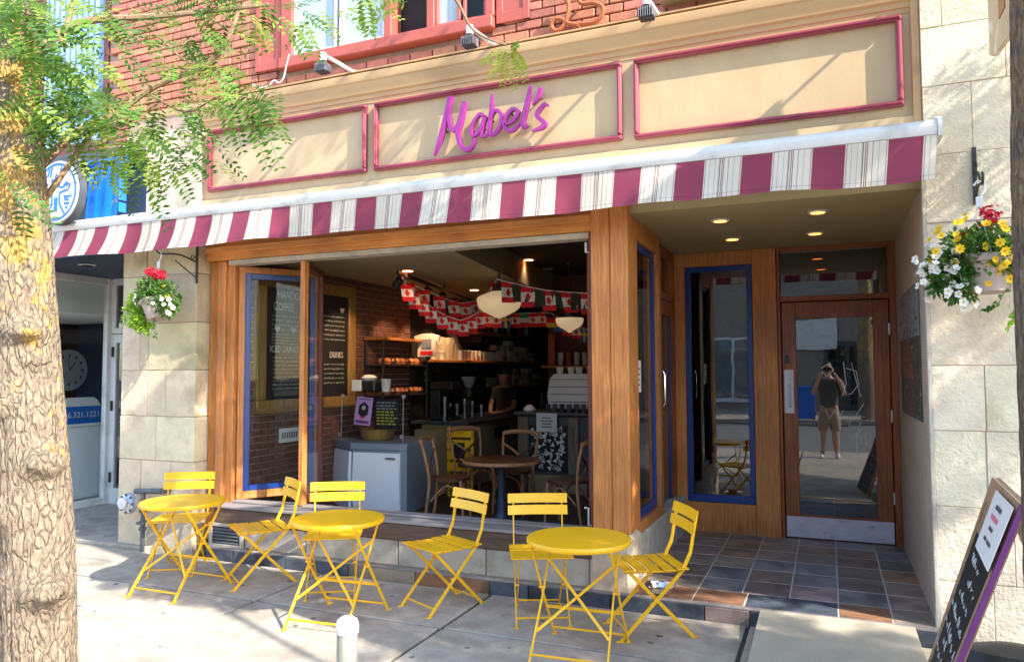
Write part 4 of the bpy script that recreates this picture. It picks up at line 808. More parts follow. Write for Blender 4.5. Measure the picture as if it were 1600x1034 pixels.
# ================================================================== FURNITURE ON THE SIDEWALK
YX = V((0, 1, 0)); XX = V((1, 0, 0))
def bistro_chair(name, label, loc, rz, group):
    t = thing(name, label, 'chair', loc, rz, group, local=True)
    W_ = .195
    for k in range(5):
        y = -.165+k*.082; MB().box(-.2, .2, y-.034, y+.034, .405+.004*abs(k-2), .413+.004*abs(k-2), .002).build('seat_slat', M_yel, t)
    for z, dy in ((.645, .238), (.722, .256)):
        s = MB(); n = 8
        for i in range(n):
            xa, xb = -.205+.41*i/n, -.205+.41*(i+1)/n; f_ = lambda x: dy-.016*(1-(x/.2)**2)*-1-.012
            n0 = len(s.v)
            for x, yy in ((xa, f_(xa)), (xb, f_(xb))):
                for zz in (z-.031, z+.031): s.v.append(V((x, yy+(zz-z)*.2, zz))); s.v.append(V((x, yy+.007+(zz-z)*.2, zz)))
            for q in ((0, 2, 6, 4), (1, 5, 7, 3), (2, 3, 7, 6), (0, 4, 5, 1)): s.f.append(tuple(n0+j for j in q)); s.m.append(0)
            if i == 0: s.f.append((n0, n0+1, n0+3, n0+2)); s.m.append(0)
            if i == n-1: s.f.append((n0+4, n0+6, n0+7, n0+5)); s.m.append(0)
        s.build('back_slat', M_yel, t)
    for sx in (-1, 1):
        x = sx*W_*.86
        MB().bar((x, .262, .752), (x, .215, .5), .02, .008, YX).bar((x, .215, .505), (x, .165, .40), .022, .008, YX).bar((x, .168, .405), (x, -.215, .004), .022, .008, YX).box(x-.012, x+.012, -.245, -.2, 0, .006, .001).build('back_leg_frame', M_yel, t)
        x2 = sx*W_*.74
        MB().bar((x2, -.155, .398), (x2, .235, .004), .02, .008, YX).box(x2-.012, x2+.012, .22, .262, 0, .006, .001).build('seat_leg_frame', M_yel, t)
        MB().box(x2-.005, x2+.005, -.19, .17, .39, .404, .001).build('seat_rail', M_yel, t)
    MB().tube([(-W_*.86, -.175, .045), (W_*.86, -.175, .045)], .006, 6).build('stretcher', M_yel, t); MB().tube([(-W_*.74, .195, .045), (W_*.74, .195, .045)], .006, 6).build('stretcher', M_yel, t)
    MB().tube([(-W_*.87, -.02, .207), (-W_*.72, -.02, .207)], .008, 8).tube([(W_*.87, -.02, .207), (W_*.72, -.02, .207)], .008, 8).build('pivot', M_yel, t)
    MB().tube([(-W_*.9, .17, .40), (W_*.9, .17, .40)], .007, 6).build('hinge_rod', M_yel, t)
    return t
GC = 'yellow folding bistro chairs on the sidewalk'
def face_to(fx, fy): return math.atan2(fx, -fy)   # rotate local -y to (fx, fy)
proto = None
for (x, y, fx, fy, lb) in ((-4.90, 4.63, .5, -.87, 'leftmost yellow bistro chair standing behind its table by the stone pier'),
    (-4.06, 4.61, -.58, -.81, 'yellow bistro chair seen side on before the folding window, right of the leftmost table'),
    (-3.37, 4.61, .5, -.87, 'yellow bistro chair behind the middle table in front of the white freezer'),
    (-2.48, 4.62, -.45, -.9, 'yellow bistro chair seen side on alone between middle and right tables'),
    (-1.77, 4.66, .42, -.9, 'yellow bistro chair tucked behind the rightmost table below the open window'),
    (-1.06, 4.65, -.86, -.5, 'rightmost yellow bistro chair beside the tiled entry, facing left')):
    if proto is None: proto = bistro_chair('bistro_chair', lb, (x, y, 0), face_to(fx, fy), GC)
    else: clone(proto, (x, y, 0), face_to(fx, fy), lb)
def bistro_table(label, loc, rz, group):
    t = thing('bistro_table', label, 'table', loc, rz, group, local=True)
    MB().lathe([(0, .640), (.288, .640), (.288, .625), (.2925, .622), (.297, .628), (.297, .646), (.292, .652), (.27, .6535), (0, .6535)], 64).build('table_top', M_yel, t, sm=40)
    a, b = .205, .225
    for sx in (-1, 1):
        MB().bar((sx*a, .19, .638), (sx*a, -.05, .30), .018, .008, YX).bar((sx*a, -.05, .302), (sx*a*1.05, -.27, .004), .022, .009, YX).box(sx*a*1.05-.012, sx*a*1.05+.012, -.298, -.255, 0, .006, .001).build('inner_leg', M_yel, t)
        MB().bar((sx*b, -.19, .638), (sx*b, .02, .33), .018, .008, YX).bar((sx*b, .02, .332), (sx*b, .27, .004), .02, .008, YX).box(sx*b-.012, sx*b+.012, .255, .298, 0, .006, .001).build('outer_leg', M_yel, t)
        MB().tube([(sx*(a-.008), -.005, .355), (sx*(b+.01), -.005, .355)], .008, 8).build('pivot', M_yel, t)
    MB().bar((-a, -.155, .155), (a, .09, .50), .016, .006, XX).build('brace', M_yel, t); MB().bar((a, -.163, .155), (-a, .082, .50), .016, .006, XX).build('brace', M_yel, t)
    MB().bar((-a*1.05, -.235, .055), (a*1.05, -.235, .055), .012, .006, V((0, 0, 1))).build('foot_bar', M_yel, t); MB().bar((-b, .23, .055), (b, .23, .055), .012, .006, V((0, 0, 1))).build('foot_bar', M_yel, t); MB().bar((-b, .105, .215), (b, .105, .215), .018, .006, V((0, 0, 1))).build('cross_bar', M_yel, t)
    for y in (-.19, .19): MB().box(-.235, .235, y-.012, y+.012, .622, .6395, .002).build('top_rail', M_yel, t)
    return t
tp = None
for x, y, rz, lb in ((-4.44, 4.22, 0, 'leftmost round yellow bistro table beside the stone pier'), (-2.965, 4.10, .09, 'middle round yellow bistro table behind the white bollard'), (-1.335, 4.13, .06, 'rightmost and nearest round yellow bistro table')):
    if tp is None: tp = bistro_table(lb, (x, y, 0), rz, 'yellow bistro tables')
    else: clone(tp, (x, y, 0), rz, lb)
bl = at(542.5, 975, 2.78); bo = thing('bollard', 'short white round bollard with domed cap at the bottom edge', 'bollard', (bl.x, 2.78, 0))
MB().lathe([(.045, 0), (.045, bl.z-.035)], 24, (bl.x, 2.78, 0)).build('post', mat('peeling_white', srgb(150, 148, 136), .6, .12, 12, st=(2, 2, .6), dark=srgb(130, 132, 116), dscale=8, damt=.6, dthr=.56, bump=.2), bo)
MB().lathe([(.049, bl.z-.034), (.0505, bl.z-.02), (.0505, bl.z+.002), (.044, bl.z+.02), (.024, bl.z+.034), (0, bl.z+.038)], 24, (bl.x, 2.78, 0)).build('cap', M_white, bo)
st_ = thing('dog_bowl', 'shiny steel bowl on the step under the rightmost chair', 'bowl', (-1.13, 5.12, .1)); sc_ = at(1030, 905, 5.1)
MB().lathe([(.05, 0), (.085, .01), (.10, .05), (.106, .052), (.098, .044), (.08, .014), (0, .012)], 28, (sc_.x, 5.13, .101)).build('bowl', M_chrome, st_)

# sandwich board
T1, T2 = atz(1550, 745, 1.07), atz(1593, 786, 1.07)
def ext(p, px, py):
    q = at(px, py, p.y); d = q-p; return p+d*((p.z-.0)/-d.z)
B1, B2 = ext(T1, 1449, 1034), ext(T2, 1493, 1034)
bd = thing('sandwich_board', 'leaning chalkboard sandwich sign with purple edge and white note by the right wall', 'sandwich board', ((B1+B2)/2).to_tuple())
def sheet(mb, c4, th, u0, u1, v0, v1, z0=0, mi=0):
    a, b, c, d = c4; n_ = ((b-a).cross(d-a)).normalized()
    f = lambda u, v: a+(b-a)*u+(d-a)*v+(c-b-(d-a))*u*v
    p = [f(u0, v0), f(u1, v0), f(u1, v1), f(u0, v1)]; lo = [q+n_*z0 for q in p]; hi = [q+n_*(z0+th) for q in p]
    mb.face(lo[::-1], mi); mb.face(hi, mi)
    for k in range(4): mb.face([lo[k], lo[(k+1) % 4], hi[(k+1) % 4], hi[k]], mi)
    return f, n_
c4 = (B1, B2, T2, T1); nn = ((B2-B1).cross(T1-B1)).normalized(); sgn = 1 if nn.x < 0 else -1
def fp(u, v, z): return B1+(B2-B1)*u+(T1-B1)*v+(T2-B2-(T1-B1))*u*v+nn*sgn*z
m = MB(); 
for a_ in ((0, .06, 0, 1), (.94, 1, 0, 1), (.06, .94, .9, 1), (.06, .94, 0, .06)): sheet(m, c4, .03*-sgn, *a_)
fo = m.build('front_frame', M_ply, bd, sm=0)
m = MB(); sheet(m, c4, .006*-sgn, .06, .94, .06, .76, -.008*sgn); m.build('chalkboard', M_char, bd, sm=0)
m = MB(); sheet(m, c4, .007*-sgn, .06, .42, .76, .9, -.008*sgn); m.build('handle_board', M_ply, bd, sm=0); m = MB(); sheet(m, c4, .007*-sgn, .78, .94, .76, .9, -.008*sgn); m.build('handle_board', M_ply, bd, sm=0)
m = MB(); sheet(m, c4, .02*-sgn, 1.003, 1.028, 0, 1.0); m.build('purple_edge', M_purple, bd, sm=0)
m = MB(); sheet(m, c4, .004*sgn, .42, 1.02, .74, .98, .014*sgn); m.build('taped_note', M_paper, bd, sm=0)
m = MB()
for v, u0, u1, hh in ((.925, .62, .8, .016), (.80, .6, .68, .012), (.80, .72, .85, .012), (.845, .64, .76, .012)): sheet(m, c4, .002*sgn, u0, u1, v, v+hh, .019*sgn)
m.build('note_print', M_ink, bd, sm=0); m = MB(); sheet(m, c4, .002*sgn, .58, .8, .883, .9, .019*sgn); m.build('note_headline', M_pink, bd, sm=0)
# chalk script lines
rs = random.Random(4)
for v, u0, u1 in ((.675, .3, .75), (.60, .45, .82), (.53, .3, .85), (.455, .15, .9), (.375, .12, .92), (.325, .35, .6), (.26, .12, .82), (.13, .3, .75)):
    ch = MB(); pts = []; u = u0; k = 0
    while u < u1:
        if rs.random() < .16 and len(pts) > 3: ch.tube(pts, .002, 4); pts = []; u += .035
        pts.append(fp(u, v+.009*math.sin(k*1.9)+(.018 if rs.random() < .18 else 0)+rs.uniform(-.004, .004), .001)); u += .017; k += 1
    if len(pts) > 1: ch.tube(pts, .002, 4)
    tag(ch.build('chalk_script', M_chalk, bd), kind='stuff')
BB1, BB2 = V((T1.x*2-B1.x, B1.y, 0)), V((T2.x*2-B2.x, B2.y, 0))
m = MB(); c5 = (BB1+V((.035, 0, 0)), BB2+V((.035, 0, 0)), T2+V((.03, 0, 0)), T1+V((.03, 0, 0))); sheet(m, c5, .02, 0, 1, 0, 1); m.build('rear_leaf', M_ply, bd, sm=0)
pc1 = fp(1.0, .22, -.03); m = MB()
for k in range(22):
    q = pc1+(V((BB2.x*.78+T2.x*.22, BB2.y, .2))-pc1)*(k/21); m.tube([q, q+V((.012, 0, -.002*((k % 2)*2-1)))], .004, 5)
tag(m.build('chain', M_alu, bd), kind='stuff')
bg_ = thing('sand_bag', 'black weight bag lying on the ground behind the sandwich board', 'bag', (1.0, 4.75, 0)); m = MB(); c_ = at(1582, 1012, 4.72)
m.lathe([(.0, 0), (.16, .01), (.2, .06), (.17, .12), (.08, .15), (0, .155)], 18, (c_.x, 4.72, 0), M=Matrix(((1.3, 0, 0), (0, .7, 0), (0, 0, 1)))); m.build('bag', M_black, bg_)
# ================================================================== CAFE INTERIOR THINGS
FZ = .15
mb_ = thing('menu_board', 'large framed chalkboard menu on the inside brick wall behind the folding window', 'menu board', (-4.99, 6.4, 1.2))
y0, y1, z0, z1 = 5.56, 7.16, 1.2, 2.56; fw_ = .13
m = MB(); m.box(-5.0, -4.95, y0, y1, z0, z0+fw_, .008); m.box(-5.0, -4.95, y0, y1, z1-fw_, z1, .008); m.box(-5.0, -4.95, y0, y0+fw_, z0+fw_, z1-fw_, .008); m.box(-5.0, -4.95, y1-fw_, y1, z0+fw_, z1-fw_, .008)
m.box(-4.952, -4.935, y0+.02, y1-.02, z0+.02, z0+.05, .004); m.box(-4.952, -4.935, y0+.02, y1-.02, z1-.05, z1-.02, .004)
m.build('frame', M_menuf, mb_); MB().box(-4.998, -4.975, y0+fw_, y1-fw_, z0+fw_, z1-fw_).build('chalkboard', M_char, mb_, sm=0)
TX = lambda y, z: frame_M((-4.972, y, z), (0, 1, 0), (0, 0, 1))
yc_ = 6.05
text_mesh('HANDCRAFTED', .115, M_chalk, 'heading', mb_, TX(6.17, 2.36), sx=.75); text_mesh('COFFEE', .115, M_chalk, 'heading', mb_, TX(5.95, 2.24), sx=.75)
text_mesh('ICED DRINKS', .095, M_chalk, 'heading', mb_, TX(5.97, 1.82), sx=.75); text_mesh('DRINKS', .095, M_chalk, 'heading', mb_, TX(6.82, 1.78), sx=.75)
rs = random.Random(9)
def scribble(par, mt, y_, z_, wd, hgt=.022, X=-4.972):
    s = MB(); u = 0
    while u < wd:
        l = rs.uniform(.02, .06); s.box(X, X+.002, y_+u, min(y_+u+l, y_+wd), z_-hgt*rs.uniform(.2, .5), z_+hgt*rs.uniform(.2, .5)); u += l+rs.uniform(.008, .02)
    tag(s.build('chalk_line', mt, par, sm=0), kind='stuff')
for k in range(4): scribble(mb_, M_chalkd, 5.78, 2.15-k*.045, .55)
for k in range(4): scribble(mb_, M_chalkd, 5.78, 1.95-k*.03+.02, .6, .016)
for k in range(9): scribble(mb_, M_chalkd, 5.8, 1.74-k*.038, rs.uniform(.35, .55), .016)
for k in range(6): scribble(mb_, M_chalkd, 6.55, 2.2-k*.05, .42, .02)
for k in range(5): scribble(mb_, M_chalkd, 6.6, 1.68-k*.05, .36, .02)
for (a, b) in ((5.86, 2.02), (6.1, 2.02), (6.92, 2.28)):
    h = [(0, -.035), (.04, .01), (.03, .03), (.008, .02), (0, .01), (-.008, .02), (-.03, .03), (-.04, .01)]
    MB().prism([(a+p, b+q) for p, q in h], lambda u, v, d: (d, u, v), -4.973, -4.970).build('chalk_heart', M_chalk, mb_, sm=0)
sw_ = thing('notice_plate', 'small pale notice plate on the brick wall below the menu board', 'sign', (-5.0, 6.1, .95))
MB().box(-5.002, -4.985, 5.93, 6.22, .9, 1.04, .003).build('plate', M_paper, sw_)
for k in range(7): MB().box(-4.985, -4.983, 5.96+k*.035, 5.98+k*.035, .94, 1.0).build('print_mark', M_ink, sw_, sm=0)

# freezer with glass guard
fz = thing('freezer', 'white chest freezer with grey rim and curved glass guard by the window', 'freezer', (-4.3, 6.9, FZ))
K, Rr, L_ = V((-4.585, 6.58, 0)), V((-3.985, 6.62, 0)), V((-5.0, 6.86, 0))
foot = [(K.x, K.y), (Rr.x-.06, Rr.y-.01), (Rr.x, Rr.y+.05), (Rr.x-.1, 7.45), (-4.98, 7.6), (L_.x, L_.y)]
MB().prism(foot, lambda a, b, d: (a, b, d), FZ, .79).build('body', M_frzt, fz, sm=20)
def along(p, q, u, z, off=.0):
    d = (q-p).normalized(); n_ = V((d.y, -d.x, 0)); return p+d*(u*(q-p).length)+n_*off+V((0, 0, z))
def slab(p, q, u0, u1, z0, z1, o0, o1, nm, m_, par, bulge=0):
    mb = MB(); n = 8; idx = []
    for i in range(n+1):
        t = i/n; z = z0+(z1-z0)*t; o = o1 + bulge*math.sin(PI*t)
        idx.append(len(mb.v)); mb.v += [along(p, q, u0, z, o0), along(p, q, u0, z, o), along(p, q, u1, z, o), along(p, q, u1, z, o0)]
    for a in idx[:-1]:
        for k in range(4): mb.f.append((a+k, a+(k+1) % 4, a+4+(k+1) % 4, a+4+k)); mb.m.append(0)
    a = idx[0]; mb.f.append((a+3, a+2, a+1, a)); mb.m.append(0); a = idx[-1]; mb.f.append((a, a+1, a+2, a+3)); mb.m.append(0)
    return mb.build(nm, m_, par)
R2 = V((Rr.x-.03, Rr.y, 0))
slab(K, R2, .04, .99, FZ+.02, .765, 0, .022, 'front_panel', M_frz, fz, .02); slab(L_, K, .05, .94, FZ+.02, .765, 0, .022, 'side_panel', M_frz, fz, .015)
MB().prism([(a+(.015 if a > -4.3 else -.01), b-.02) for a, b in foot], lambda a, b, d: (a, b, d), .795, .862).build('rim', M_frzt, fz, sm=20)
MB().box(-4.17, -4.06, 6.555, 6.566, .71, .725, .001).build('badge', M_ink, fz)
g1 = MB(); pts = [(6.66, .865), (6.67, 1.1), (6.70, 1.30), (6.76, 1.37)]
for (a, b), (c, d) in zip(pts[:-1], pts[1:]): g1.face([(-4.82, a, b), (-4.02, a, b), (-4.02, c, d), (-4.82, c, d)])
g1.face([(-4.82, 6.76, 1.37), (-4.02, 6.76, 1.37), (-4.02, 7.2, 1.375), (-4.82, 7.2, 1.375)])
g1.build('glass_guard', M_glass, fz, sm=50)
for x in (-4.8, -4.04):
    for z in (.93, 1.34): MB().lathe([(.02, -.01), (.02, .01)], 10, (x, 6.66 if z < 1 else 6.70, z), M=MY).build('clamp', M_alu, fz)
    MB().tube([(x, 6.68, .865), (x, 6.69, 1.34)], .006, 6).build('guard_post', M_alu, fz)
po = thing('poster', 'lilac poster with black badge behind the freezer glass', 'poster', (-4.5, 6.72, 1.05)); pc = at(568, 642, 6.64); Mp = frame_M(pc, (1, -.06, -.08), (-.12, .1, 1))
MB().box(-.105, .105, -.145, .145, -.002, .002, M=Mp).build('sheet', M_lilac, po, sm=0)
hx = [(.075*math.cos(k*PI/3+.5236)*.95, .085*math.sin(k*PI/3+.5236)+.012) for k in range(6)]
MB().prism(hx, lambda a, b, d: Mp @ V((a, b, d)), .0025, .004).build('badge', M_char, po, sm=0)
MB().lathe([(0, .0045), (.024, .0045)], 14, Mp @ V((0, .035, 0)), M=Mp.to_3x3()).build('badge_face', M_flw, po, sm=0)
MB().box(-.085, .085, -.128, -.098, .0025, .0035, M=Mp).build('print_band', M_purple, po, sm=0); MB().box(-.08, .08, .118, .13, .0025, .0035, M=Mp).build('print_band', M_purple, po, sm=0)
MB().box(-.03, .02, -.075, -.055, .0045, .0055, M=Mp).build('red_tag', M_red, po, sm=0)
gsn = thing('guard_menu', 'small black menu card with chalk lettering behind the freezer glass', 'sign', (-4.2, 6.8, .87)); gp = at(603, 648, 6.78)
MB().box(gp.x-.15, gp.x+.15, 6.79, 6.80, gp.z-.15, gp.z+.17).build('card', M_char, gsn, sm=0)
for k in range(8): 
    s = MB(); u = -.12
    while u < .1: l = rs.uniform(.02, .05); s.box(gp.x+u, gp.x+u+l, 6.786, 6.789, gp.z+.12-k*.032, gp.z+.134-k*.032); u += l+.015
    tag(s.build('chalk_line', M_chalkd if k < 3 else mat('yellow_chalk', (.5, .5, .05), .9) if k == 3 else bpy.data.materials['yellow_chalk'], gsn, sm=0), kind='stuff')
bkt = thing('bread_basket', 'wicker basket behind the freezer glass under the poster', 'basket', (-4.55, 6.9, .865)); MB().lathe([(.0, .87), (.16, .87), (.2, .98), (.19, .985), (.15, .885), (0, .885)], 20, (-4.52, 6.95, 0), rib=.02, ribn=10).build('wicker', M_menuf, bkt)
def cup(nm, lb, loc, r, h, m_, grp=None):
    o = MB().lathe([(r*.76, 0), (r*.8, .002), (r, h), (r*1.06, h+.004), (r*1.06, h+.01), (r*.9, h+.012), (0, h+.013)], 16, loc).build(nm, m_, None, origin=loc); return tag(o, lb, 'cup', grp)
q = at(603, 612, 6.95); cup('cup_stack', 'stack of white cups standing on the freezer glass', (q.x, 6.95, 1.378), .055, .13, M_cup)
rp_ = thing('card_printer', 'black card terminal with white slip on the freezer glass', 'card terminal', (-4.4, 6.95, 1.378)); q = at(577, 598, 6.95)
MB().box(q.x-.13, q.x+.13, 6.85, 7.05, 1.38, 1.50, .015).build('body', M_black, rp_); MB().box(q.x-.15, q.x-.03, 6.835, 6.847, 1.39, 1.51, .001).build('slip', M_paper, rp_); MB().lathe([(0, 0), (.07, .0), (.09, .03), (.05, .06), (0, .065)], 12, (q.x, 6.95, 1.502)).build('paper_ball', M_paper, rp_)

# cross-back chairs and cafe table
def cross_chair(label, loc, rz):
    t = thing('cross_back_chair', label, 'chair', loc, rz, 'wooden cross back chairs inside the cafe', local=True)
    H = .79
    MB().prism([(.2*math.cos(a)*(1.0 if math.sin(a) < 0 else .92), .19*math.sin(a)) for a in [2*PI*k/24 for k in range(24)]], lambda a, b, d: (a, b, d), .405, .432).build('seat', M_chd, t, sm=30)
    for sx in (-1, 1):
        MB().tube(cm([(sx*.17, .21, 0), (sx*.165, .175, .25), (sx*.16, .165, .42), (sx*.185, .19, .6), (sx*.195, .235, H)]), .015, 8).build('rear_leg', M_chw, t)
        MB().tube([(sx*.165, -.17, 0), (sx*.15, -.14, .41)], [.012, .017], 8).build('front_leg', M_chw, t)
        MB().tube(cm([(sx*.158, -.15, .18), (sx*.1, -.155, .34), (0, -.15, .385)]), .009, 6).build('bent_brace', M_chw, t); MB().tube(cm([(sx*.162, -.14, .2), (sx*.16, -.02, .37), (sx*.16, .15, .22)]), .009, 6).build('side_brace', M_chw, t)
        MB().tube(cm([(sx*.187, .205, .68), (sx*.06, .2, .6), (-sx*.15, .172, .44)]), .012, 6, flat=.5).build('cross_slat', M_chw if sx < 0 else M_chd, t)
    MB().tube(cm([(-.2, .235, H-.01), (-.1, .262, H+.01), (0, .27, H+.012), (.1, .262, H+.01), (.2, .235, H-.01)]), .024, 8).build('top_rail', M_chw, t)
    return t
cc = cross_chair('pale wooden cross back chair left of the cafe table, near the freezer', (-3.40, 6.5, FZ), face_to(1, .25))
clone(cc, (-3.62, 7.5, FZ), face_to(.7, -.5), 'wooden cross back chair behind the left side of the cafe table')
clone(cc, (-3.02, 7.18, FZ), face_to(.05, -1), 'wooden cross back chair at the far side of the cafe table facing the street')
clone(cc, (-2.28, 6.75, FZ), face_to(-1, .1), 'wooden cross back chair right of the cafe table by the window jamb')
ct = thing('cafe_table', 'round dark wood cafe table on a cast iron column inside the window', 'table', (-2.9, 6.6, FZ)); c_ = (-2.9, 6.6, 0)
MB().lathe([(0, .725), (.36, .725), (.37, .735), (.37, .752), (.36, .76), (0, .76)], 40, c_).build('table_top', M_chd, ct, sm=40); MB().lathe([(.371, .728), (.374, .735), (.374, .75), (.371, .757)], 40, c_).build('edge_band', M_chw, ct)
MB().lathe([(.12, .72), (.05, .70), (.035, .66), (.04, .6), (.032, .55), (.03, .4), (.045, .33), (.045, .28), (.05, .24), (.07, .2), (.25, .17), (.26, .15)], 20, c_).build('column', mat('cast_iron_blue', (.025, .04, .075), .45, .2, 8), ct)
# counters
cu1 = thing('service_counter', 'cream front counter with dark top along the left side of the cafe', 'counter', (-4.5, 9.5, FZ))
MB().box(-4.62, -4.12, 7.9, 8.3, FZ, .90, .01).build('end_panel', M_pot2, cu1); MB().box(-4.75, -4.15, 8.301, 12.6, FZ, .93, .01).build('front_panel', M_pot2, cu1); MB().box(-4.9, -4.08, 8.28, 12.7, .935, .975, .008).build('counter_top', M_dgrey, cu1)
MB().box(-4.149, -4.13, 9.2, 9.7, .7, .84, .004).build('dark_grille', M_black, cu1)
ebar = thing('espresso_bar', 'bar with carved black and white floral panel and pale plinth', 'counter', (-3.1, 8.8, FZ))
MB().box(-3.5, -1.5, 8.5, 9.2, FZ, 1.06, .01).build('body', M_dgrey, ebar); MB().box(-3.55, -1.45, 8.44, 9.25, 1.064, 1.1, .008).build('bar_top', M_dgrey, ebar); MB().box(-3.36, -2.62, 8.44, 8.498, FZ, .36, .01).build('plinth', M_pot2, ebar)
M_wb = m_wood('weathered_board', srgb(150, 132, 112), srgb(70, 56, 46))
MB().box(-3.5, -3.36, 8.46, 8.498, FZ+.22, 1.05, .006).build('weathered_stile', M_wb, ebar); MB().box(-2.86, -2.72, 8.46, 8.498, .37, 1.05, .006).build('weathered_stile', M_wb, ebar)
flp = MB().box(-3.355, -2.865, 8.475, 8.498, .40, .94, .004).build('floral_panel', M_char, ebar); fm = MB(); rs2 = random.Random(3)
for k in range(80):
    a, b = rs2.uniform(-3.32, -2.9), rs2.uniform(.43, .91); t = rs2.uniform(0, 6.28); ln_ = rs2.uniform(.02, .05); fm.prism([(a+ln_*math.cos(t+d)*r_, b+ln_*math.sin(t+d)*r_) for d, r_ in ((0, 1), (.8, .5), (2, .8), (3.14, .4), (4.4, .9), (5.5, .45))], lambda u, v, d: (u, d, v), 8.470, 8.474)
tag(fm.build('floral_relief', M_flw, flp, sm=0), kind='stuff')
nt_ = thing('bar_notice', 'white printed notice taped to the front of the espresso bar', 'notice', (-3.13, 8.43, .98)); q = at(854, 660, 8.43)
MB().box(q.x-.13, q.x+.13, 8.428, 8.432, q.z-.11, q.z+.11).build('sheet', M_paper, nt_, sm=0)
for k, wd in enumerate((.05, .08, .06, .07)): MB().box(q.x-wd, q.x+wd, 8.425, 8.427, q.z+.05-k*.035, q.z+.062-k*.035).build('print_line', M_ink, nt_, sm=0)
em = thing('espresso_machine', 'white espresso machine with ribbed back on the bar', 'coffee machine', (-2.9, 8.8, 1.1))
MB().prism([(-3.15, 1.14), (-3.17, 1.3), (-3.14, 1.5), (-3.08, 1.56), (-2.3, 1.56), (-2.3, 1.14)], lambda a, b, d: (a, d, b), 8.62, 9.0).build('body', M_espr, em, sm=30)
for z in (1.22, 1.31, 1.40, 1.49): MB().box(-3.14, -2.32, 8.612, 8.62, z, z+.008).build('rib_line', M_dgrey, em, sm=0)
for x in (-3.08, -2.4): MB().tube([(x, 8.8, 1.10), (x, 8.8, 1.14)], .03, 8).build('foot', M_black, em)
for k, (x, y) in enumerate(((-3.05, 8.75), (-2.92, 8.8), (-2.8, 8.75), (-2.68, 8.82))): cup('coffee_cup', ORD[k]+' pale cup from the left on top of the espresso machine', (x, y, 1.562), .045, .07, M_espr, 'cups on the espresso machine')
for k in range(6): cup('jar', ORD[k]+' small dark jar from the left along the espresso bar edge', (-3.12+k*.09, 8.5, 1.101), .03, .09, M_pipe if k % 2 else M_dgrey, 'jars on the espresso bar')['category'] = 'jar'
sg2 = thing('sugar_bowl', 'white domed bowl at the left end of the espresso bar', 'bowl', (-3.38, 8.52, 1.1)); MB().lathe([(.05, 1.101), (.075, 1.12), (.07, 1.15), (.03, 1.185), (0, 1.19)], 18, (-3.38, 8.55, 0)).build('bowl', M_espr, sg2)
# shelves along the left wall
for nm, z, y0, y1, lb in (('wall_shelf', 1.75, 8.5, 12.5, 'long wooden wall shelf carrying cups and cartons'), ('wall_shelf', 2.19, 9.8, 12.7, 'upper wooden wall shelf above the cups')):
    t = thing(nm, lb, 'shelf', (-4.9, (y0+y1)/2, z)); MB().box(-5.048, -4.70, y0, y1, z-.035, z, .005).build('board', M_shelf, t)
    for k in range(4): y = y0+.3+k*(y1-y0-.6)/3; MB().box(-5.048, -4.75, y-.012, y+.012, z-.16, z-.037, .003).build('bracket', M_black, t)
y = 9.45; k = 0
while y < 10.85:
    cup('paper_cup', ORD[k]+' white paper cup from the near end of the row on the lower wall shelf', (-4.78, y, 1.752), .04, .13, M_cup, 'paper cups on the wall shelf'); y += .125; k += 1
for y, z in ((8.62, 1.752), (8.85, 1.752)): cup('paper_cup', ('nearer' if y < 8.7 else 'farther')+' of two white upturned cups at the near end of the wall shelf', (-4.76, y, z), .045, .10, M_cup, 'upturned cups on the wall shelf')
for i, (y, n) in enumerate(((10.95, 3), (11.2, 4), (11.45, 3), (11.7, 3), (11.95, 3), (12.2, 2), (10.7, 1))):
    for j in range(n):
        zz = 1.752+j*.085+(.0 if n > 1 else .17); o = MB().box(-4.86, -4.74, y-.10, y+.10, zz, zz+.08, .006).build('carton', M_cup if (i+j) % 3 else M_card, None, origin=(-4.8, y, zz)); tag(o, ORD[j]+' carton from the bottom of the '+['second', 'third', 'fourth', 'fifth', 'sixth', 'farthest', 'nearest'][i]+' carton stack on the lower wall shelf', 'carton', 'cartons on the wall shelf')
for i, (y, m_) in enumerate(((9.0, M_card), (9.2, M_card), (9.35, M_card))):
    o = MB().prism([(-.08, 0), (.08, 0), (.085, .22), (.05, .27), (.05, .31), (-.05, .31), (-.05, .27), (-.085, .22)], lambda a, b, d: (d, y+a, 1.752+b), -4.92, -4.8).build('coffee_bag', m_, None, origin=(-4.86, y, 1.752)); tag(o, ['nearest', 'middle', 'farthest'][i]+' of three brown paper coffee bags on the lower wall shelf', 'bag', 'coffee bags on the wall shelf')
ts = thing('folded_shirts', 'white shirt with grey and red print displayed on the shelf end', 'shirt', (-4.75, 8.55, 1.76)); q = at(668, 541, 8.3)
MB().prism([(-.13, -.13), (.13, -.13), (.13, .06), (.17, .05), (.18, .13), (.06, .16), (-.06, .16), (-.18, .13), (-.17, .05), (-.13, .06)], lambda a, b, d: (q.x+a, d, q.z+b), 8.28, 8.31).build('shirt', M_flw, ts, sm=0); MB().box(q.x-.07, q.x+.07, 8.272, 8.279, q.z-.02, q.z+.09).build('grey_print', M_frzt, ts, sm=0); MB().box(q.x-.09, q.x+.09, 8.272, 8.279, q.z-.11, q.z-.06).build('red_print', M_red, ts, sm=0)
for i in range(9):
    y = 10.3+i*.26; m_ = [M_opal, M_green, M_spot, M_flw, M_rust][i % 5] if False else [M_green, M_rust, M_flw, M_green, M_card][i % 5]
    o = MB().lathe([(.04, 0), (.04, .14), (.015, .19), (.015, .24), (0, .242)], 12, (-4.85, y, 2.192)).build('bottle', m_, None, origin=(-4.85, y, 2.192)); tag(o, ORD[i]+' bottle from the near end of the upper wall shelf behind the flags', 'bottle', 'bottles on the upper shelf')
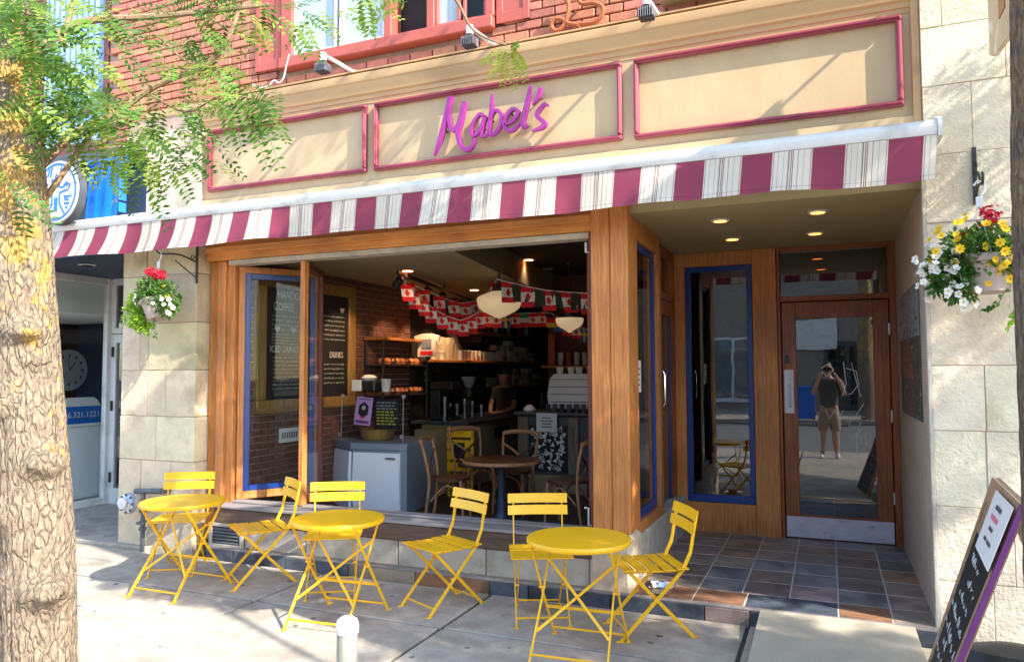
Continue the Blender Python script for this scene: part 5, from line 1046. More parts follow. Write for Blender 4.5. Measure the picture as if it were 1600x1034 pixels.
# metal pastry shelf on the brick wall
pu = thing('pastry_shelf', 'black metal pastry shelf with wooden top beside the menu board', 'shelf', (-4.85, 7.8, 1.2))
MB().box(-5.0, -4.72, 7.38, 8.44, 1.965, 2.0, .004).build('wood_top', M_shelf, pu)
for y in (7.4, 8.42):
    for x in (-4.98, -4.74): MB().box(x-.012, x+.012, y-.012, y+.012, .9, 1.964, .002).build('post', M_black, pu)
for z in (1.66, 1.3): MB().box(-5.0, -4.73, 7.385, 8.435, z, z+.02, .003).build('shelf_board', M_black, pu)
for z in (1.681, 1.321):
    for k in range(9):
        y = 7.5+k*.11; o = MB().lathe([(0, 0), (.045, .005), (.055, .04), (.035, .075), (0, .085)], 12, (-4.82, y, z)).build('pastry', [M_shelf, M_rust, M_chd][k % 3], None, origin=(-4.82, y, z)); tag(o, ORD[k]+' pastry from the left on the '+('upper' if z > 1.5 else 'lower')+' board of the black metal shelf', 'pastry', 'pastries on the metal shelf')
yb_ = thing('brew_sign', 'black board with chalk capitals on the dark wall behind the pastry shelf', 'sign', (-4.9, 8.7, 1.5)); q = at(656, 590, 8.9)
MB().box(q.x-.16, q.x+.16, 8.92, 8.94, q.z-.14, q.z+.14).build('board', M_char, yb_, sm=0)
text_mesh('YORK', .11, M_chalk, 'lettering', yb_, frame_M((q.x, 8.915, q.z+.06), (1, 0, 0), (0, 0, 1)), sx=.85); text_mesh('BREW', .11, M_chalk, 'lettering', yb_, frame_M((q.x, 8.915, q.z-.06), (1, 0, 0), (0, 0, 1)), sx=.85)
t = thing('wall_shelf', 'short lower wall shelf with cartons behind the person in black', 'shelf', (-4.9, 12, 1.36)); MB().box(-5.048, -4.72, 11.0, 12.9, 1.33, 1.36, .005).build('board', M_shelf, t)
for y in (11.3, 12.6): MB().box(-5.048, -4.8, y-.012, y+.012, 1.22, 1.328, .003).build('bracket', M_black, t)
for i, y in enumerate((11.15, 11.45, 11.75, 12.05, 12.4)):
    for j in range((2, 3, 1, 3, 2)[i]):
        zz = 1.362+j*.095; o = MB().box(-4.88, -4.75, y-.12, y+.12, zz, zz+.09, .006).build('carton', (M_card, M_fly2, M_cup)[(i+j) % 3], None, origin=(-4.8, y, zz)); tag(o, ORD[j]+' box from the bottom of the '+ORD[i]+' pile on the short lower shelf', 'carton', 'boxes on the short shelf')
pp_ = thing('paper_sheet', 'pale paper sheet pinned on the dark wall left of the person in black', 'notice', atx(771, 597, -5.0)); q = atx(771, 597, -5.03); MB().box(-5.045, -5.04, q.y-.25, q.y+.25, q.z-.08, q.z+.08).build('sheet', M_paper, pp_, sm=0)
gr = thing('coffee_grinder', 'black coffee grinder standing on the service counter', 'grinder', (-4.5, 9.3, .976)); MB().lathe([(.09, .977), (.09, 1.02), (.05, 1.05), (.05, 1.22), (.08, 1.25), (.07, 1.36), (0, 1.37)], 16, (-4.55, 9.25, 0)).build('grinder_body', M_black, gr); MB().lathe([(.05, 1.372), (.1, 1.5), (.1, 1.52), (0, 1.525)], 16, (-4.55, 9.25, 0)).build('hopper', M_frzt, gr); MB().box(-4.5, -4.42, 9.22, 9.28, 1.12, 1.14, .003).build('spout', M_chrome, gr)
br_ = thing('brewer', 'black coffee brewer with steel band at the near end of the counter', 'coffee maker', (-4.55, 8.6, .976)); MB().box(-4.72, -4.42, 8.45, 8.75, .977, 1.03, .01).build('base', M_black, br_); MB().box(-4.72, -4.58, 8.46, 8.74, 1.031, 1.36, .01).build('column', M_black, br_); MB().box(-4.72, -4.4, 8.45, 8.75, 1.361, 1.46, .015).build('brew_head', M_black, br_); MB().box(-4.40, -4.395, 8.48, 8.72, 1.39, 1.41).build('steel_band', M_chrome, br_, sm=0); MB().lathe([(.05, 1.031), (.075, 1.08), (.06, 1.18), (.065, 1.2)], 16, (-4.49, 8.6, 0)).build('carafe', M_glassd, br_)
# right-hand shelf
rsf = thing('side_shelf', 'wooden shelf with bright jars at the far right inside the window', 'shelf', (-3.3, 10, 1.65))
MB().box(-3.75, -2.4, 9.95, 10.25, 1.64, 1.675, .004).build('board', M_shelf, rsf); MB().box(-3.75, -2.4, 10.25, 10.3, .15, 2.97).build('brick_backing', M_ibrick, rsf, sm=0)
for k in range(6): cup('glass_jar', ORD[k]+' jar from the left on the far right shelf', (-3.5+k*.12, 10.08, 1.677), .045, .17, [M_flw, M_rust, M_cup][k % 3], 'jars on the side shelf')['category'] = 'jar'
bb = MB().box(-3.66, -3.56, 9.98, 10.02, 1.68, 2.12, .01).build('skateboard', M_rust, None, origin=(-3.6, 10, 1.68)); tag(bb, 'narrow printed board standing upright at the end of the far shelf', 'board')
# taps and bottles on the counter
for k, (px, py, h) in enumerate(((714, 645, .2), (726, 640, .26), (738, 640, .22), (752, 640, .16), (695, 600, .3), (846, 605, .25))):
    q = atx(px, py, -4.45) if k < 4 else atx(px, py, -4.5); o = MB().lathe([(.018, 0), (.018, h*.7), (.024, h*.75), (.02, h), (0, h)], 12, (q.x, q.y, .976)).build('tap' if k < 4 else 'bottle', M_alu, None, origin=(q.x, q.y, .976)); tag(o, ['steel pull handle on the dark counter, leftmost of a row', 'tall pale tap on the dark counter, second from left', 'pale tap beside the tallest one on the counter', 'short pale tap nearest to the barista', 'steel bottle at the near end of the dark counter', 'steel bottle beyond the barista on the counter'][k], 'tap' if k < 4 else 'bottle')
yc = thing('yellow_crate', 'yellow slatted crate standing against the end of the service counter', 'crate', (-3.95, 7.75, FZ)); q = at(718, 705, 7.75)
for k in range(4): MB().box(q.x-.16, q.x+.16, 7.74, 7.76, .45+k*.13, .55+k*.13, .003).build('slat', M_yel, yc)
for x in (-.15, .15): MB().box(q.x+x-.015, q.x+x+.015, 7.765, 7.79, FZ, .95, .003).build('post', M_yel, yc)
MB().box(q.x-.07, q.x+.07, 7.735, 7.739, .60, .78).build('dark_print', M_char, yc, sm=0)
# ceiling lights
def pend(name, lb, c, r, prof, rib=0, ribn=0):
    t = thing(name, lb, 'pendant lamp', c); MB().lathe([(a*r, b*r) for a, b in prof], 36, c, rib=rib, ribn=ribn).build('lamp_shade', M_opal, t, sm=50)
    MB().lathe([(.3*r, prof[-1][1]*r+.001), (.34*r, prof[-1][1]*r+.02), (.28*r, prof[-1][1]*r+.07), (.06*r, prof[-1][1]*r+.1)], 20, c).build('cap', M_black, t); MB().tube([V(c)+V((0, 0, prof[-1][1]*r+.08)), V((c[0], c[1], 2.97))], .012, 8).build('stem', M_black, t)
    MB().lathe([(.0, 2.93), (.06, 2.935), (.07, 2.97)], 16, (c[0], c[1], 0)).build('canopy', M_black, t)
    return t
q = at(780, 474, 7.4); pend('pendant_lamp', 'large opal schoolhouse pendant lamp over the cafe table', q, .245, [(0, -.66), (.1, -.65), (.3, -.56), (.52, -.46), (.6, -.4), (.72, -.36), (.9, -.2), (.98, 0), (1, .16), (.97, .26), (.86, .33), (.62, .42), (.36, .52)])
q = at(890, 506, 9.0); pend('pendant_lamp', 'smaller ribbed opal pendant lamp near the right window jamb', q, .175, [(0, -.65), (.12, -.62), (.22, -.5), (.4, -.4), (.75, -.22), (.92, 0), (1, .3), (.97, .42), (.3, .46)], .02, 18)
tl_ = thing('track_light', 'black ceiling track with warm spot heads over the counter', 'track light', (-4.3, 8, 2.6))
ta, tb = V((-4.0, 6.5, 2.6)), V((-4.68, 9.78, 2.6)); MB().bar(ta, tb, .035, .03, V((0, 0, 1))).build('rail', M_black, tl_)
for u in (.08, .5): p_ = ta.lerp(tb, u); MB().tube([p_, p_+V((0, 0, .06))], .012, 6).build('mount', M_black, tl_)
for u in (.02, .30, .48, .66, .9):
    p_ = ta.lerp(tb, u); tgt = V((-5.0, p_.y+.45, 1.75)); d = (tgt-p_).normalized(); Mh = d.to_track_quat('Z', 'Y').to_matrix()
    h = MB().lathe([(.02, -.03), (.04, -.02), (.05, .08), (.046, .08), (.03, .02), (0, .02)], 16, p_+V((0, 0, -.07)), M=Mh).build('spot_head', M_black, tl_); MB().lathe([(.0, .075), (.043, .075)], 14, p_+V((0, 0, -.07)), M=Mh).build('spot_lens', M_spot, h); MB().tube([p_, p_+V((0, 0, -.07))], .008, 6).build('stalk', M_black, h)
    l = bpy.data.lights.new('spot_light', 'SPOT'); l.energy = 13; l.color = (1, .6, .3); l.spot_size = R(58); l.spot_blend = .6; l.shadow_soft_size = .03; lo = bpy.data.objects.new('spot_light', l); COL.objects.link(lo); lo.location = p_+V((0, 0, -.07))+d*.1; lo.rotation_euler = d.to_track_quat('-Z', 'Y').to_euler()
for k, (px, py, z, lb) in enumerate(((637, 422, 2.655, 'small recessed spot in the cream soffit, nearest the street'), (741, 452, 2.655, 'small recessed spot in the cream soffit, farther in'), (826, 405, 2.965, 'recessed spot in the dark ceiling'), (856, 420, 2.965, 'pale round speaker cover in the dark ceiling'))):
    q = atz(px, py, z); t = thing('ceiling_spot', lb, 'ceiling light' if k < 3 else 'speaker', q); MB().lathe([(.06, -.012), (.075, 0)], 18, q).build('ring', M_white, t); MB().lathe([(0, -.013), (.055, -.013)], 14, q).build('lens', M_spot if k < 3 else M_curt, t)
    if k < 3: l = bpy.data.lights.new('recessed_light', 'SPOT'); l.energy = 1.5; l.color = (1, .78, .52); l.spot_size = R(110); l.spot_blend = .8; l.shadow_soft_size = .04; lo = bpy.data.objects.new('recessed_light', l); COL.objects.link(lo); lo.location = q+V((0, 0, -.03))
# bunting
def leaf_pts(s):
    P_ = [(0, .5), (.1, .3), (.2, .36), (.16, .1), (.3, .22), (.34, .14), (.5, .16), (.44, .02), (.48, -.03), (.26, -.22), (.3, -.3), (.03, -.26), (.02, -.5)]
    return [(a*s, b*s) for a, b in P_]+[(-a*s, b*s) for a, b in reversed(P_)]
FW, FH = .13, .19
def flag(par, p, yaw, tilt, kind='ca', s=1.0):
    w_, h_ = FW*s, FH*s; X = V((math.cos(yaw), math.sin(yaw), 0)); D = V((math.sin(tilt)*X.x, math.sin(tilt)*X.y, -math.cos(tilt))); n_ = X.cross(D).normalized()
    mb = MB(); ns = 5
    f_ = lambda a, b, d=0: V(p)+X*a+D*b+n_*(d+.010*math.sin((a/w_)*5+b*9))
    if kind == 'ca': bands = ((0, .27, 0), (.27, .73, 1), (.73, 1, 0)); mats = [M_red, M_flw]
    elif kind == 'se': bands = ((0, .36, 0), (.36, .52, 1), (.52, 1, 0)); mats = [M_flb, M_fly]
    elif kind == 'ge': bands = ((0, .33, 2), (.33, .66, 0), (.66, 1, 1)); mats = [M_red, M_fly, M_char]
    elif kind == 'dg': bands = ((0, .85, 0), (.85, .86, 0)); mats = [mat('olive_cloth', (.035, .04, .022), .85, .1, 6) if 'olive_cloth' not in bpy.data.materials else bpy.data.materials['olive_cloth']]
    else: bands = ((0, .33, 0), (.33, .66, 1), (.66, 1, 2)); mats = [M_flg, M_flw, M_red] if kind == 'it' else [M_flg, M_fly, M_flb]
    for b0, b1, mi in bands:
        for i in range(ns):
            a0, a1 = -w_/2+w_*i/ns, -w_/2+w_*(i+1)/ns; mb.face([f_(a0, b0*h_), f_(a1, b0*h_), f_(a1, b1*h_), f_(a0, b1*h_)], mi)
    if kind == 'se':
        for i in range(4): b0, b1 = h_*i/4, h_*(i+1)/4; mb.face([f_(-w_*.1, b0, .003), f_(w_*.1, b0, .003), f_(w_*.1, b1, .003), f_(-w_*.1, b1, .003)], 1); mb.face([f_(-w_*.1, b0, -.003), f_(w_*.1, b0, -.003), f_(w_*.1, b1, -.003), f_(-w_*.1, b1, -.003)], 1)
    if kind == 'ca':
        for sd in (.003, -.003):
            L2 = leaf_pts(.078*s); n0 = len(mb.v)
            # the flag hangs by its hoist, so the leaf lies on its side
            mb.face([f_(b*.95, h_*.5+a, sd) for a, b in L2], 0)
    mb.build('flag', mats, par, sm=0)
def bunting(lb, pts, n, kinds, sag=.0, s=1.0, start=.06):
    t = thing('flag_bunting', lb, 'bunting', pts[0]); cs = cm([tuple(V(p)) for p in pts], 8); MB().tube(cs, .006*s, 5).build('string', M_flw, t)
    cs = [V(c) for c in cs]; Ls = [0]
    for a, b in zip(cs[:-1], cs[1:]): Ls.append(Ls[-1]+(b-a).length)
    for k in range(n):
        u = Ls[-1]*(start+(1-start*1.6)*k/max(1, n-1)); i = max(j for j in range(len(Ls)-1) if Ls[j] <= u+1e-9); tt = (u-Ls[i])/(Ls[i+1]-Ls[i]); p_ = cs[i].lerp(cs[i+1], tt); d = cs[i+1]-cs[i]
        base = 0.18 if abs(d.x) < .3*abs(d.y) or True else 0
        flag(t, p_, .25+rs.uniform(-.35, .3), rs.uniform(-.12, .12)+.12, kinds[k % len(kinds)], s)
bunting('red and white flag bunting along the ceiling track, upper left string', [at(628, 437, 6.9), at(697, 467, 7.4), at(728, 473, 7.7), at(757, 462, 8.0), at(776, 437, 7.9)], 8, ['ca'])
bunting('red and white flag bunting sagging lowest, left of the large pendant', [at(628, 438, 6.8), at(653, 464, 7.0), at(691, 490, 7.2), at(715, 499, 7.3), at(727, 498, 7.4), at(750, 487, 7.6)], 9, ['ca'], s=.95)
bunting('red and white flag bunting stretched from the large pendant to the right jamb', [at(776, 436, 7.0), at(812, 445, 7.1), at(859, 454, 7.2), at(930, 459, 7.3)], 9, ['ca', 'dg'], s=1.12, start=.12)
bunting('mixed national flag bunting hanging far back behind the pendants', [at(750, 488, 9.0), at(790, 490, 9.1), at(830, 489, 9.3), at(858, 489, 9.4), at(880, 500, 9.5), at(918, 515, 9.6)], 12, ['ca', 'ca', 'se', 'ca', 'it', 'ca', 'ca', 'ge', 'br'], s=1.0)
# warm light of the pastry shelf and bar is given by the track spots above

# ================================================================== PEOPLE
def skin(name, chains, m_, par, lev=2, root=0):
    vs, es, rr = [], [], []
    key = {}
    def vid(p, r):
        k = tuple(round(c, 4) for c in p)
        if k not in key: key[k] = len(vs); vs.append(V(p)); rr.append(r)
        return key[k]
    for ch in chains:
        ids = [vid(p, r) for p, r in ch]
        es += [(a, b) for a, b in zip(ids[:-1], ids[1:])]
    me = bpy.data.meshes.new(name); me.from_pydata(vs, es, []); o = bpy.data.objects.new(name, me); COL.objects.link(o)
    md = o.modifiers.new('s', 'SKIN'); md.use_smooth_shade = True
    sv = me.skin_vertices[0].data
    for i, r in enumerate(rr): sv[i].radius = r if isinstance(r, tuple) else (r, r); sv[i].use_root = (i == root)
    o.modifiers.new('u', 'SUBSURF').levels = lev
    dg = bpy.context.evaluated_depsgraph_get(); me2 = bpy.data.meshes.new_from_object(o.evaluated_get(dg)); bpy.data.objects.remove(o)
    me2.name = name; off = OFF.get(par.name, V((0, 0, 0))); me2.transform(Matrix.Translation(-off)); me2.materials.clear(); me2.materials.append(m_)
    me2.polygons.foreach_set('use_smooth', [True]*len(me2.polygons))
    o = bpy.data.objects.new(name, me2); COL.objects.link(o); o.parent = par; return o
def head(par, c, fwd, s, m_hair, cap=None):
    """head with face: c = centre, fwd = facing"""
    f = V(fwd).normalized(); r_ = f.cross(V((0, 0, 1))).normalized(); u = r_.cross(f)
    M = Matrix(((r_.x, f.x, u.x), (r_.y, f.y, u.y), (r_.z, f.z, u.z)))
    def ell(rx, ry, rz, off, n=18):
        mb = MB(); mb.lathe([(math.sin(PI*k/12), -math.cos(PI*k/12)) for k in range(13)], n, V(c)+M @ V(off), M=M @ Matrix.Diagonal((rx, ry, rz))); return mb
    ell(.074*s, .095*s, .085*s, (0, 0, .02*s)).build('head', M_skin, par, sm=80)
    ell(.058*s, .07*s, .07*s, (0, .018*s, -.05*s)).build('jaw', M_skin, par, sm=80)
    ell(.012*s, .02*s, .02*s, (0, .1*s, -.015*s), 10).build('nose', M_skin, par, sm=80)
    for sx in (-1, 1):
        ell(.01*s, .02*s, .03*s, (sx*.075*s, 0, -.01*s), 8).build('ear', M_skin, par, sm=80); ell(.013*s, .006*s, .009*s, (sx*.03*s, .088*s, .012*s), 8).build('eye', M_char, par, sm=80)
    ell(.024*s, .006*s, .006*s, (0, .086*s, -.06*s), 8).build('mouth', M_pink, par, sm=80)
    ell(.08*s, .1*s, .08*s, (0, -.018*s, .04*s)).build('hair', m_hair, par, sm=80)
pq = at(789, 586, 10.5); bz = .15
pn = thing('person', 'person in a black shirt with dark hair working behind the counter', 'person', (pq.x, 10.5, bz)); x, y = pq.x, 10.5; s = .93; zh = pq.z
shz = zh-.20
skin('body', [[((x, y, shz-.42), (.13, .1)), ((x, y, shz-.2), (.13, .1)), ((x, y, shz-.03), (.12, .09)), ((x, y, shz+.05), .05), ((x-.01, y, shz+.13), .045)],
    [((x, y, shz-.03), (.12, .09)), ((x+.15, y-.03, shz-.03), .055), ((x+.19, y-.08, shz-.28), .042), ((x+.02, y-.26, shz-.36), .035), ((x-.1, y-.3, shz-.37), .025)],
    [((x, y, shz-.03), (.12, .09)), ((x-.15, y-.03, shz-.03), .055), ((x-.2, y-.1, shz-.27), .042), ((x-.12, y-.26, shz-.37), .033)],
    [((x, y, shz-.42), (.13, .1)), ((x+.08, y, shz-.55), .08), ((x+.09, y, bz+.45), .06), ((x+.09, y, bz+.08), .045), ((x+.09, y-.1, bz+.04), .04)], [((x, y, shz-.42), (.13, .1)), ((x-.08, y, shz-.55), .08), ((x-.09, y, bz+.45), .06), ((x-.09, y, bz+.08), .045), ((x-.09, y-.1, bz+.04), .04)]], M_skin2, pn)
skin('shirt', [[((x, y, shz-.45), (.155, .125)), ((x, y, shz-.2), (.15, .12)), ((x, y, shz-.03), (.14, .11)), ((x, y, shz+.01), (.07, .07))], [((x, y, shz-.03), (.14, .11)), ((x+.15, y-.03, shz-.03), .072), ((x+.178, y-.06, shz-.2), .058)], [((x, y, shz-.03), (.14, .11)), ((x-.15, y-.03, shz-.03), .072), ((x-.18, y-.07, shz-.2), .058)]], M_cloth, pn)
head(pn, (x-.02, y-.02, zh), (-.85, .45, -.45), 1.05, M_hair)
MB().lathe([(0, -.06), (.05, -.04), (.07, 0), (.05, .04), (0, .06)], 14, (x+.06, y+.01, zh+.07)).build('hair_bun', M_hair, pn, sm=80)
# the person who holds the camera, mirrored in the door glass
ph = thing('person', 'person in grey shirt and khaki shorts holding a phone, mirrored in the door', 'person', (0, -.34, 0)); x, y = .0, -.36
S_ = 1.38
skin('body', [[((x, y, .86), (.13, .1)), ((x, y, 1.05), (.125, .095)), ((x, y, 1.22), (.14, .1)), ((x, y, 1.38), (.11, .08)), ((x, y, 1.47), .055), ((x, y+.01, 1.55), .05)],
  [((x, y, 1.38), (.11, .08)), ((x+.18, y, 1.38), .06), ((x+.27, y+.06, 1.16), .046), ((x+.19, y+.2, 1.38), .038), ((x+.10, y+.27, 1.55), .028)], [((x, y, 1.38), (.11, .08)), ((x-.18, y, 1.38), .06), ((x-.27, y+.06, 1.16), .046), ((x-.19, y+.2, 1.38), .038), ((x-.10, y+.27, 1.55), .028)],
  [((x, y, .86), (.13, .1)), ((x+.09, y, .78), .09), ((x+.10, y, .46), .06), ((x+.105, y-.02, .3), .058), ((x+.11, y-.03, .09), .038), ((x+.12, y+.02, .05), .042), ((x+.13, y+.13, .04), .035)], [((x, y, .86), (.13, .1)), ((x-.09, y, .78), .09), ((x-.10, y, .46), .06), ((x-.105, y-.02, .3), .058), ((x-.11, y-.03, .09), .038), ((x-.12, y+.02, .05), .042), ((x-.13, y+.13, .04), .035)]], M_skin, ph)
skin('shirt', [[((x, y, .84), (.165, .125)), ((x, y, 1.05), (.155, .12)), ((x, y, 1.22), (.165, .125)), ((x, y, 1.38), (.14, .1)), ((x, y, 1.43), (.08, .07))], [((x, y, 1.38), (.14, .1)), ((x+.18, y, 1.375), .085), ((x+.245, y+.04, 1.22), .07)], [((x, y, 1.38), (.14, .1)), ((x-.18, y, 1.375), .085), ((x-.245, y+.04, 1.22), .07)]], M_gshirt, ph)
skin('shorts', [[((x, y, .9), (.155, .12)), ((x, y, .8), (.165, .13)), ((x+.095, y, .68), .115), ((x+.105, y, .47), .095)], [((x, y, .8), (.165, .13)), ((x-.095, y, .68), .115), ((x-.105, y, .47), .095)]], M_khaki, ph)
head(ph, (x, y+.02, 1.635), (0, 1, -.05), 1.0, M_hair)
for sx in (-1, 1):
    skin('shoe', [[((x+sx*.12, y-.06, .045), .05), ((x+sx*.125, y+.06, .04), .045), ((x+sx*.13, y+.17, .035), .035)]], M_paper, ph)
    for k in range(4): skin('finger', [[((x+sx*.098, y+.275, 1.56+k*.018), .011), ((x+sx*.075, y+.315, 1.565+k*.018), .009), ((x+sx*.05, y+.318, 1.566+k*.018), .008)]], M_skin, ph, 1)
phn = thing('phone', 'dark phone held up by the person mirrored in the door', 'phone', (0, -.035, 1.6)); MB().box(-.075, .075, -.040, -.031, 1.565, 1.636, .004).build('phone_body', M_black, phn)

# ================================================================== HANGING BASKETS AND BRACKETS
def petal_mesh(n, r, mt, ctr, cup_=.25, wid=.5):
    mb = MB()
    for k in range(n):
        a = 2*PI*k/n; ca, sa = math.cos(a), math.sin(a); w_ = r*wid
        P_ = lambda rr, ww, h: (ca*rr-sa*ww, sa*rr+ca*ww, h)
        mb.face([P_(.1*r, 0, 0), P_(.6*r, -w_*.6, cup_*r*.5), P_(r, -w_*.25, cup_*r), P_(r, w_*.25, cup_*r), P_(.6*r, w_*.6, cup_*r*.5)])
    mb.lathe([(.26*r, .02*r), (.2*r, .12*r), (0, .16*r)], 8, mi=1)
    return mb.mesh('flower', [mt, ctr], sm=0)
me_y = petal_mesh(8, .026, M_fy, mat('orange_centre', (.6, .25, .01), .8)); me_w = petal_mesh(5, .022, M_fw, M_fy, .4, .8)
me_rd = MB()
rr_ = random.Random(5)
for k in range(70):
    d = V((rr_.gauss(0, 1), rr_.gauss(0, 1), rr_.gauss(.4, .8))).normalized()*.04; d += V((rr_.gauss(0, .008), rr_.gauss(0, .008), rr_.gauss(0, .008))); u = (d.orthogonal()+V((rr_.gauss(0, .02), rr_.gauss(0, .02), 0))).normalized()*.011; v_ = (d.cross(u).normalized()+V((0, 0, rr_.gauss(0, .4))))*.010; d = d*rr_.uniform(.75, 1.15); me_rd.face([d-u, d-v_, d+u*1.0, d+v_])
me_rd = me_rd.mesh('flower', [M_fr], sm=0)
def leafcard(mb, p, d, n_, L, W_, mi=0, fold=.25):
    d = V(d).normalized(); sd = d.cross(V(n_)); sd = sd.normalized() if sd.length > 1e-4 else d.orthogonal().normalized(); nn_ = sd.cross(d)
    a = V(p); b = a+d*L; m_ = a+d*L*.5
    mb.face([a, m_+sd*W_*.5+nn_*W_*fold, b, m_], mi); mb.face([a, m_, b, m_-sd*W_*.5+nn_*W_*fold], mi)
def basket(name, lb, c, lean, clusters, trails, flw, reds, top, seed, ps=1.0):
    """c: centre of pot rim; clusters: (dx, dz, radius, n, mat idx)"""
    r = random.Random(seed); t = thing(name, lb, 'hanging basket', c)
    Ml = Matrix.Rotation(lean, 3, 'Y')
    MB().lathe([(a_*ps, b_*ps) for a_, b_ in ((.0, -.145), (.068, -.145), (.075, -.14), (.10, -.02), (.108, -.018), (.11, .012), (.10, .012), (.09, -.02), (0, -.03))], 40, c, rib=.018, ribn=20, M=Ml).build('pot', M_pot, t, sm=40)
    w_ = MB()
    for k in range(3): a = 2*PI*k/3+.5; w_.tube([V(c)+Ml @ V((.105*ps*math.cos(a), .105*ps*math.sin(a), .01)), V(top)], .0022, 4)
    w_.build('hanger_wire', M_alu, t)
    hk = MB(); T = V(top); hk.box(T.x-.012, T.x+.022, T.y-.003, T.y+.003, T.z-.01, T.z+.05, .002); hk.tube([T+V((.01, 0, .05)), T+V((.035, 0, .09)), T+V((.03, 0, .13)), T+V((0, 0, .14)), T+V((-.02, 0, .115))], .006, 6, flat=.5); hk.build('hook_plate', M_curt, t)
    fol = MB()
    for dx, dy, dz, rad, n, mi in clusters:
        for k in range(n):
            d = V((r.gauss(0, 1), r.gauss(0, 1), r.gauss(0, 1))).normalized(); p = V(c)+V((dx, dy, dz))+d*rad*(r.random()**.4)
            leafcard(fol, p, (d.x+r.gauss(0, .5), d.y+r.gauss(0, .5)-.3, d.z+r.gauss(-.1, .5)), (r.gauss(0, .4), -.7, .9), r.uniform(.028, .048), r.uniform(.018, .03), mi)
    for pts, n, mi in trails:
        pts = cm([tuple(V(c)+V(p)) for p in pts], 6); fol.tube(pts, .0022, 4, mi)
        for k in range(n):
            q = V(pts[r.randrange(len(pts))]); leafcard(fol, q, (r.gauss(0, 1), r.gauss(-.3, .6), r.gauss(-.3, .7)), (0, -1, .5), r.uniform(.022, .036), r.uniform(.016, .026), mi)
    tag(fol.build('foliage', [M_leafb, M_leafl], t, sm=0), kind='stuff')
    for dx, dy, dz, rad, n, kind in flw:
        for k in range(n):
            d = V((r.gauss(0, 1), -abs(r.gauss(.6, .6)), r.gauss(.1, 1))).normalized(); p = V(c)+V((dx, dy, dz))+V((d.x*rad*1.1, d.y*rad, d.z*rad))*(.75+.4*r.random())
            q = (d+V((r.gauss(0, .3), -.5, r.gauss(.2, .3)))).to_track_quat('Z', 'Y').to_euler(); sc_ = r.uniform(.7, 1.1); piece(me_y if kind == 'y' else me_w, 'yellow_flower' if kind == 'y' else 'white_flower', t, p, q, (sc_,)*3)
    for dx, dy, dz, s_ in reds:
        p = V(c)+V((dx, dy, dz)); MB().tube([V(c)+V((dx*.5, dy*.5, .02)), p-V((0, 0, .01))], .003, 5).build('flower_stem', M_leafb, t); piece(me_rd, 'red_flower', t, p, (r.random(), r.random(), r.random()), (s_,)*3)
    return t
c1 = at(1543, 404, 4.78)
basket('hanging_basket', 'hanging basket with yellow, white and red flowers on the right stone wall', c1, .0,
  [(0, 0, .06, .14, 480, 0), (-.11, -.02, .03, .13, 480, 0), (-.20, -.02, -.05, .11, 360, 0), (.12, -.02, .02, .12, 380, 0), (-.15, -.05, -.14, .10, 320, 0), (.15, -.04, -.07, .08, 200, 1), (.0, -.06, .0, .11, 220, 0), (-.22, -.03, -.14, .07, 160, 0)],
  [([(.12, -.05, -.05), (.16, -.06, -.2), (.13, -.05, -.28), (.07, -.05, -.38)], 90, 1), ([(.1, -.05, -.05), (.08, -.07, -.14), (.02, -.06, -.27), (-.04, -.05, -.28)], 30, 0)],
  [(-.24, -.04, -.02, .10, 24, 'w'), (-.24, -.06, -.12, .11, 24, 'w'), (-.14, -.09, -.2, .07, 14, 'w'), (-.02, -.05, .06, .17, 16, 'y'), (-.16, -.06, .07, .12, 9, 'y'), (.13, -.05, .0, .14, 12, 'y'), (.04, -.1, -.1, .09, 5, 'y')],
  [(.01, 0, .225, 1.3), (-.10, 0, .13, .9)], c1+V((-.03, .02, .30)), 3, 1.32)
c2 = at(243, 470, 4.8)
basket('hanging_basket', 'hanging basket with red geraniums and trailing lime leaves on the left pier', c2, -.25,
  [(0, 0, .07, .14, 480, 0), (.12, -.02, .03, .13, 380, 0), (-.06, 0, .09, .12, 260, 0), (.15, -.02, -.06, .09, 200, 0), (-.17, -.02, -.03, .10, 260, 1), (-.20, -.02, -.13, .11, 300, 1), (-.14, -.02, -.2, .08, 170, 1)],
  [([(-.1, -.04, -.1), (-.08, -.06, -.22), (-.04, -.05, -.28), (-.0, -.05, -.3)], 36, 1), ([(.02, -.05, -.12), (.05, -.06, -.18), (.06, -.05, -.28), (.06, -.05, -.32)], 26, 0)],
  [(.18, -.05, -.05, .10, 10, 'w'), (.02, -.12, .02, .10, 4, 'w'), (.14, -.05, .04, .08, 4, 'y')],
  [(-.05, -.02, .235, 1.1), (.0, -.03, .225, 1.2), (.05, -.02, .215, 1.1), (.09, -.02, .22, 1.0), (-.15, -.03, .10, .7)], c2+V((-.0, .02, .30)), 8, 1.15)
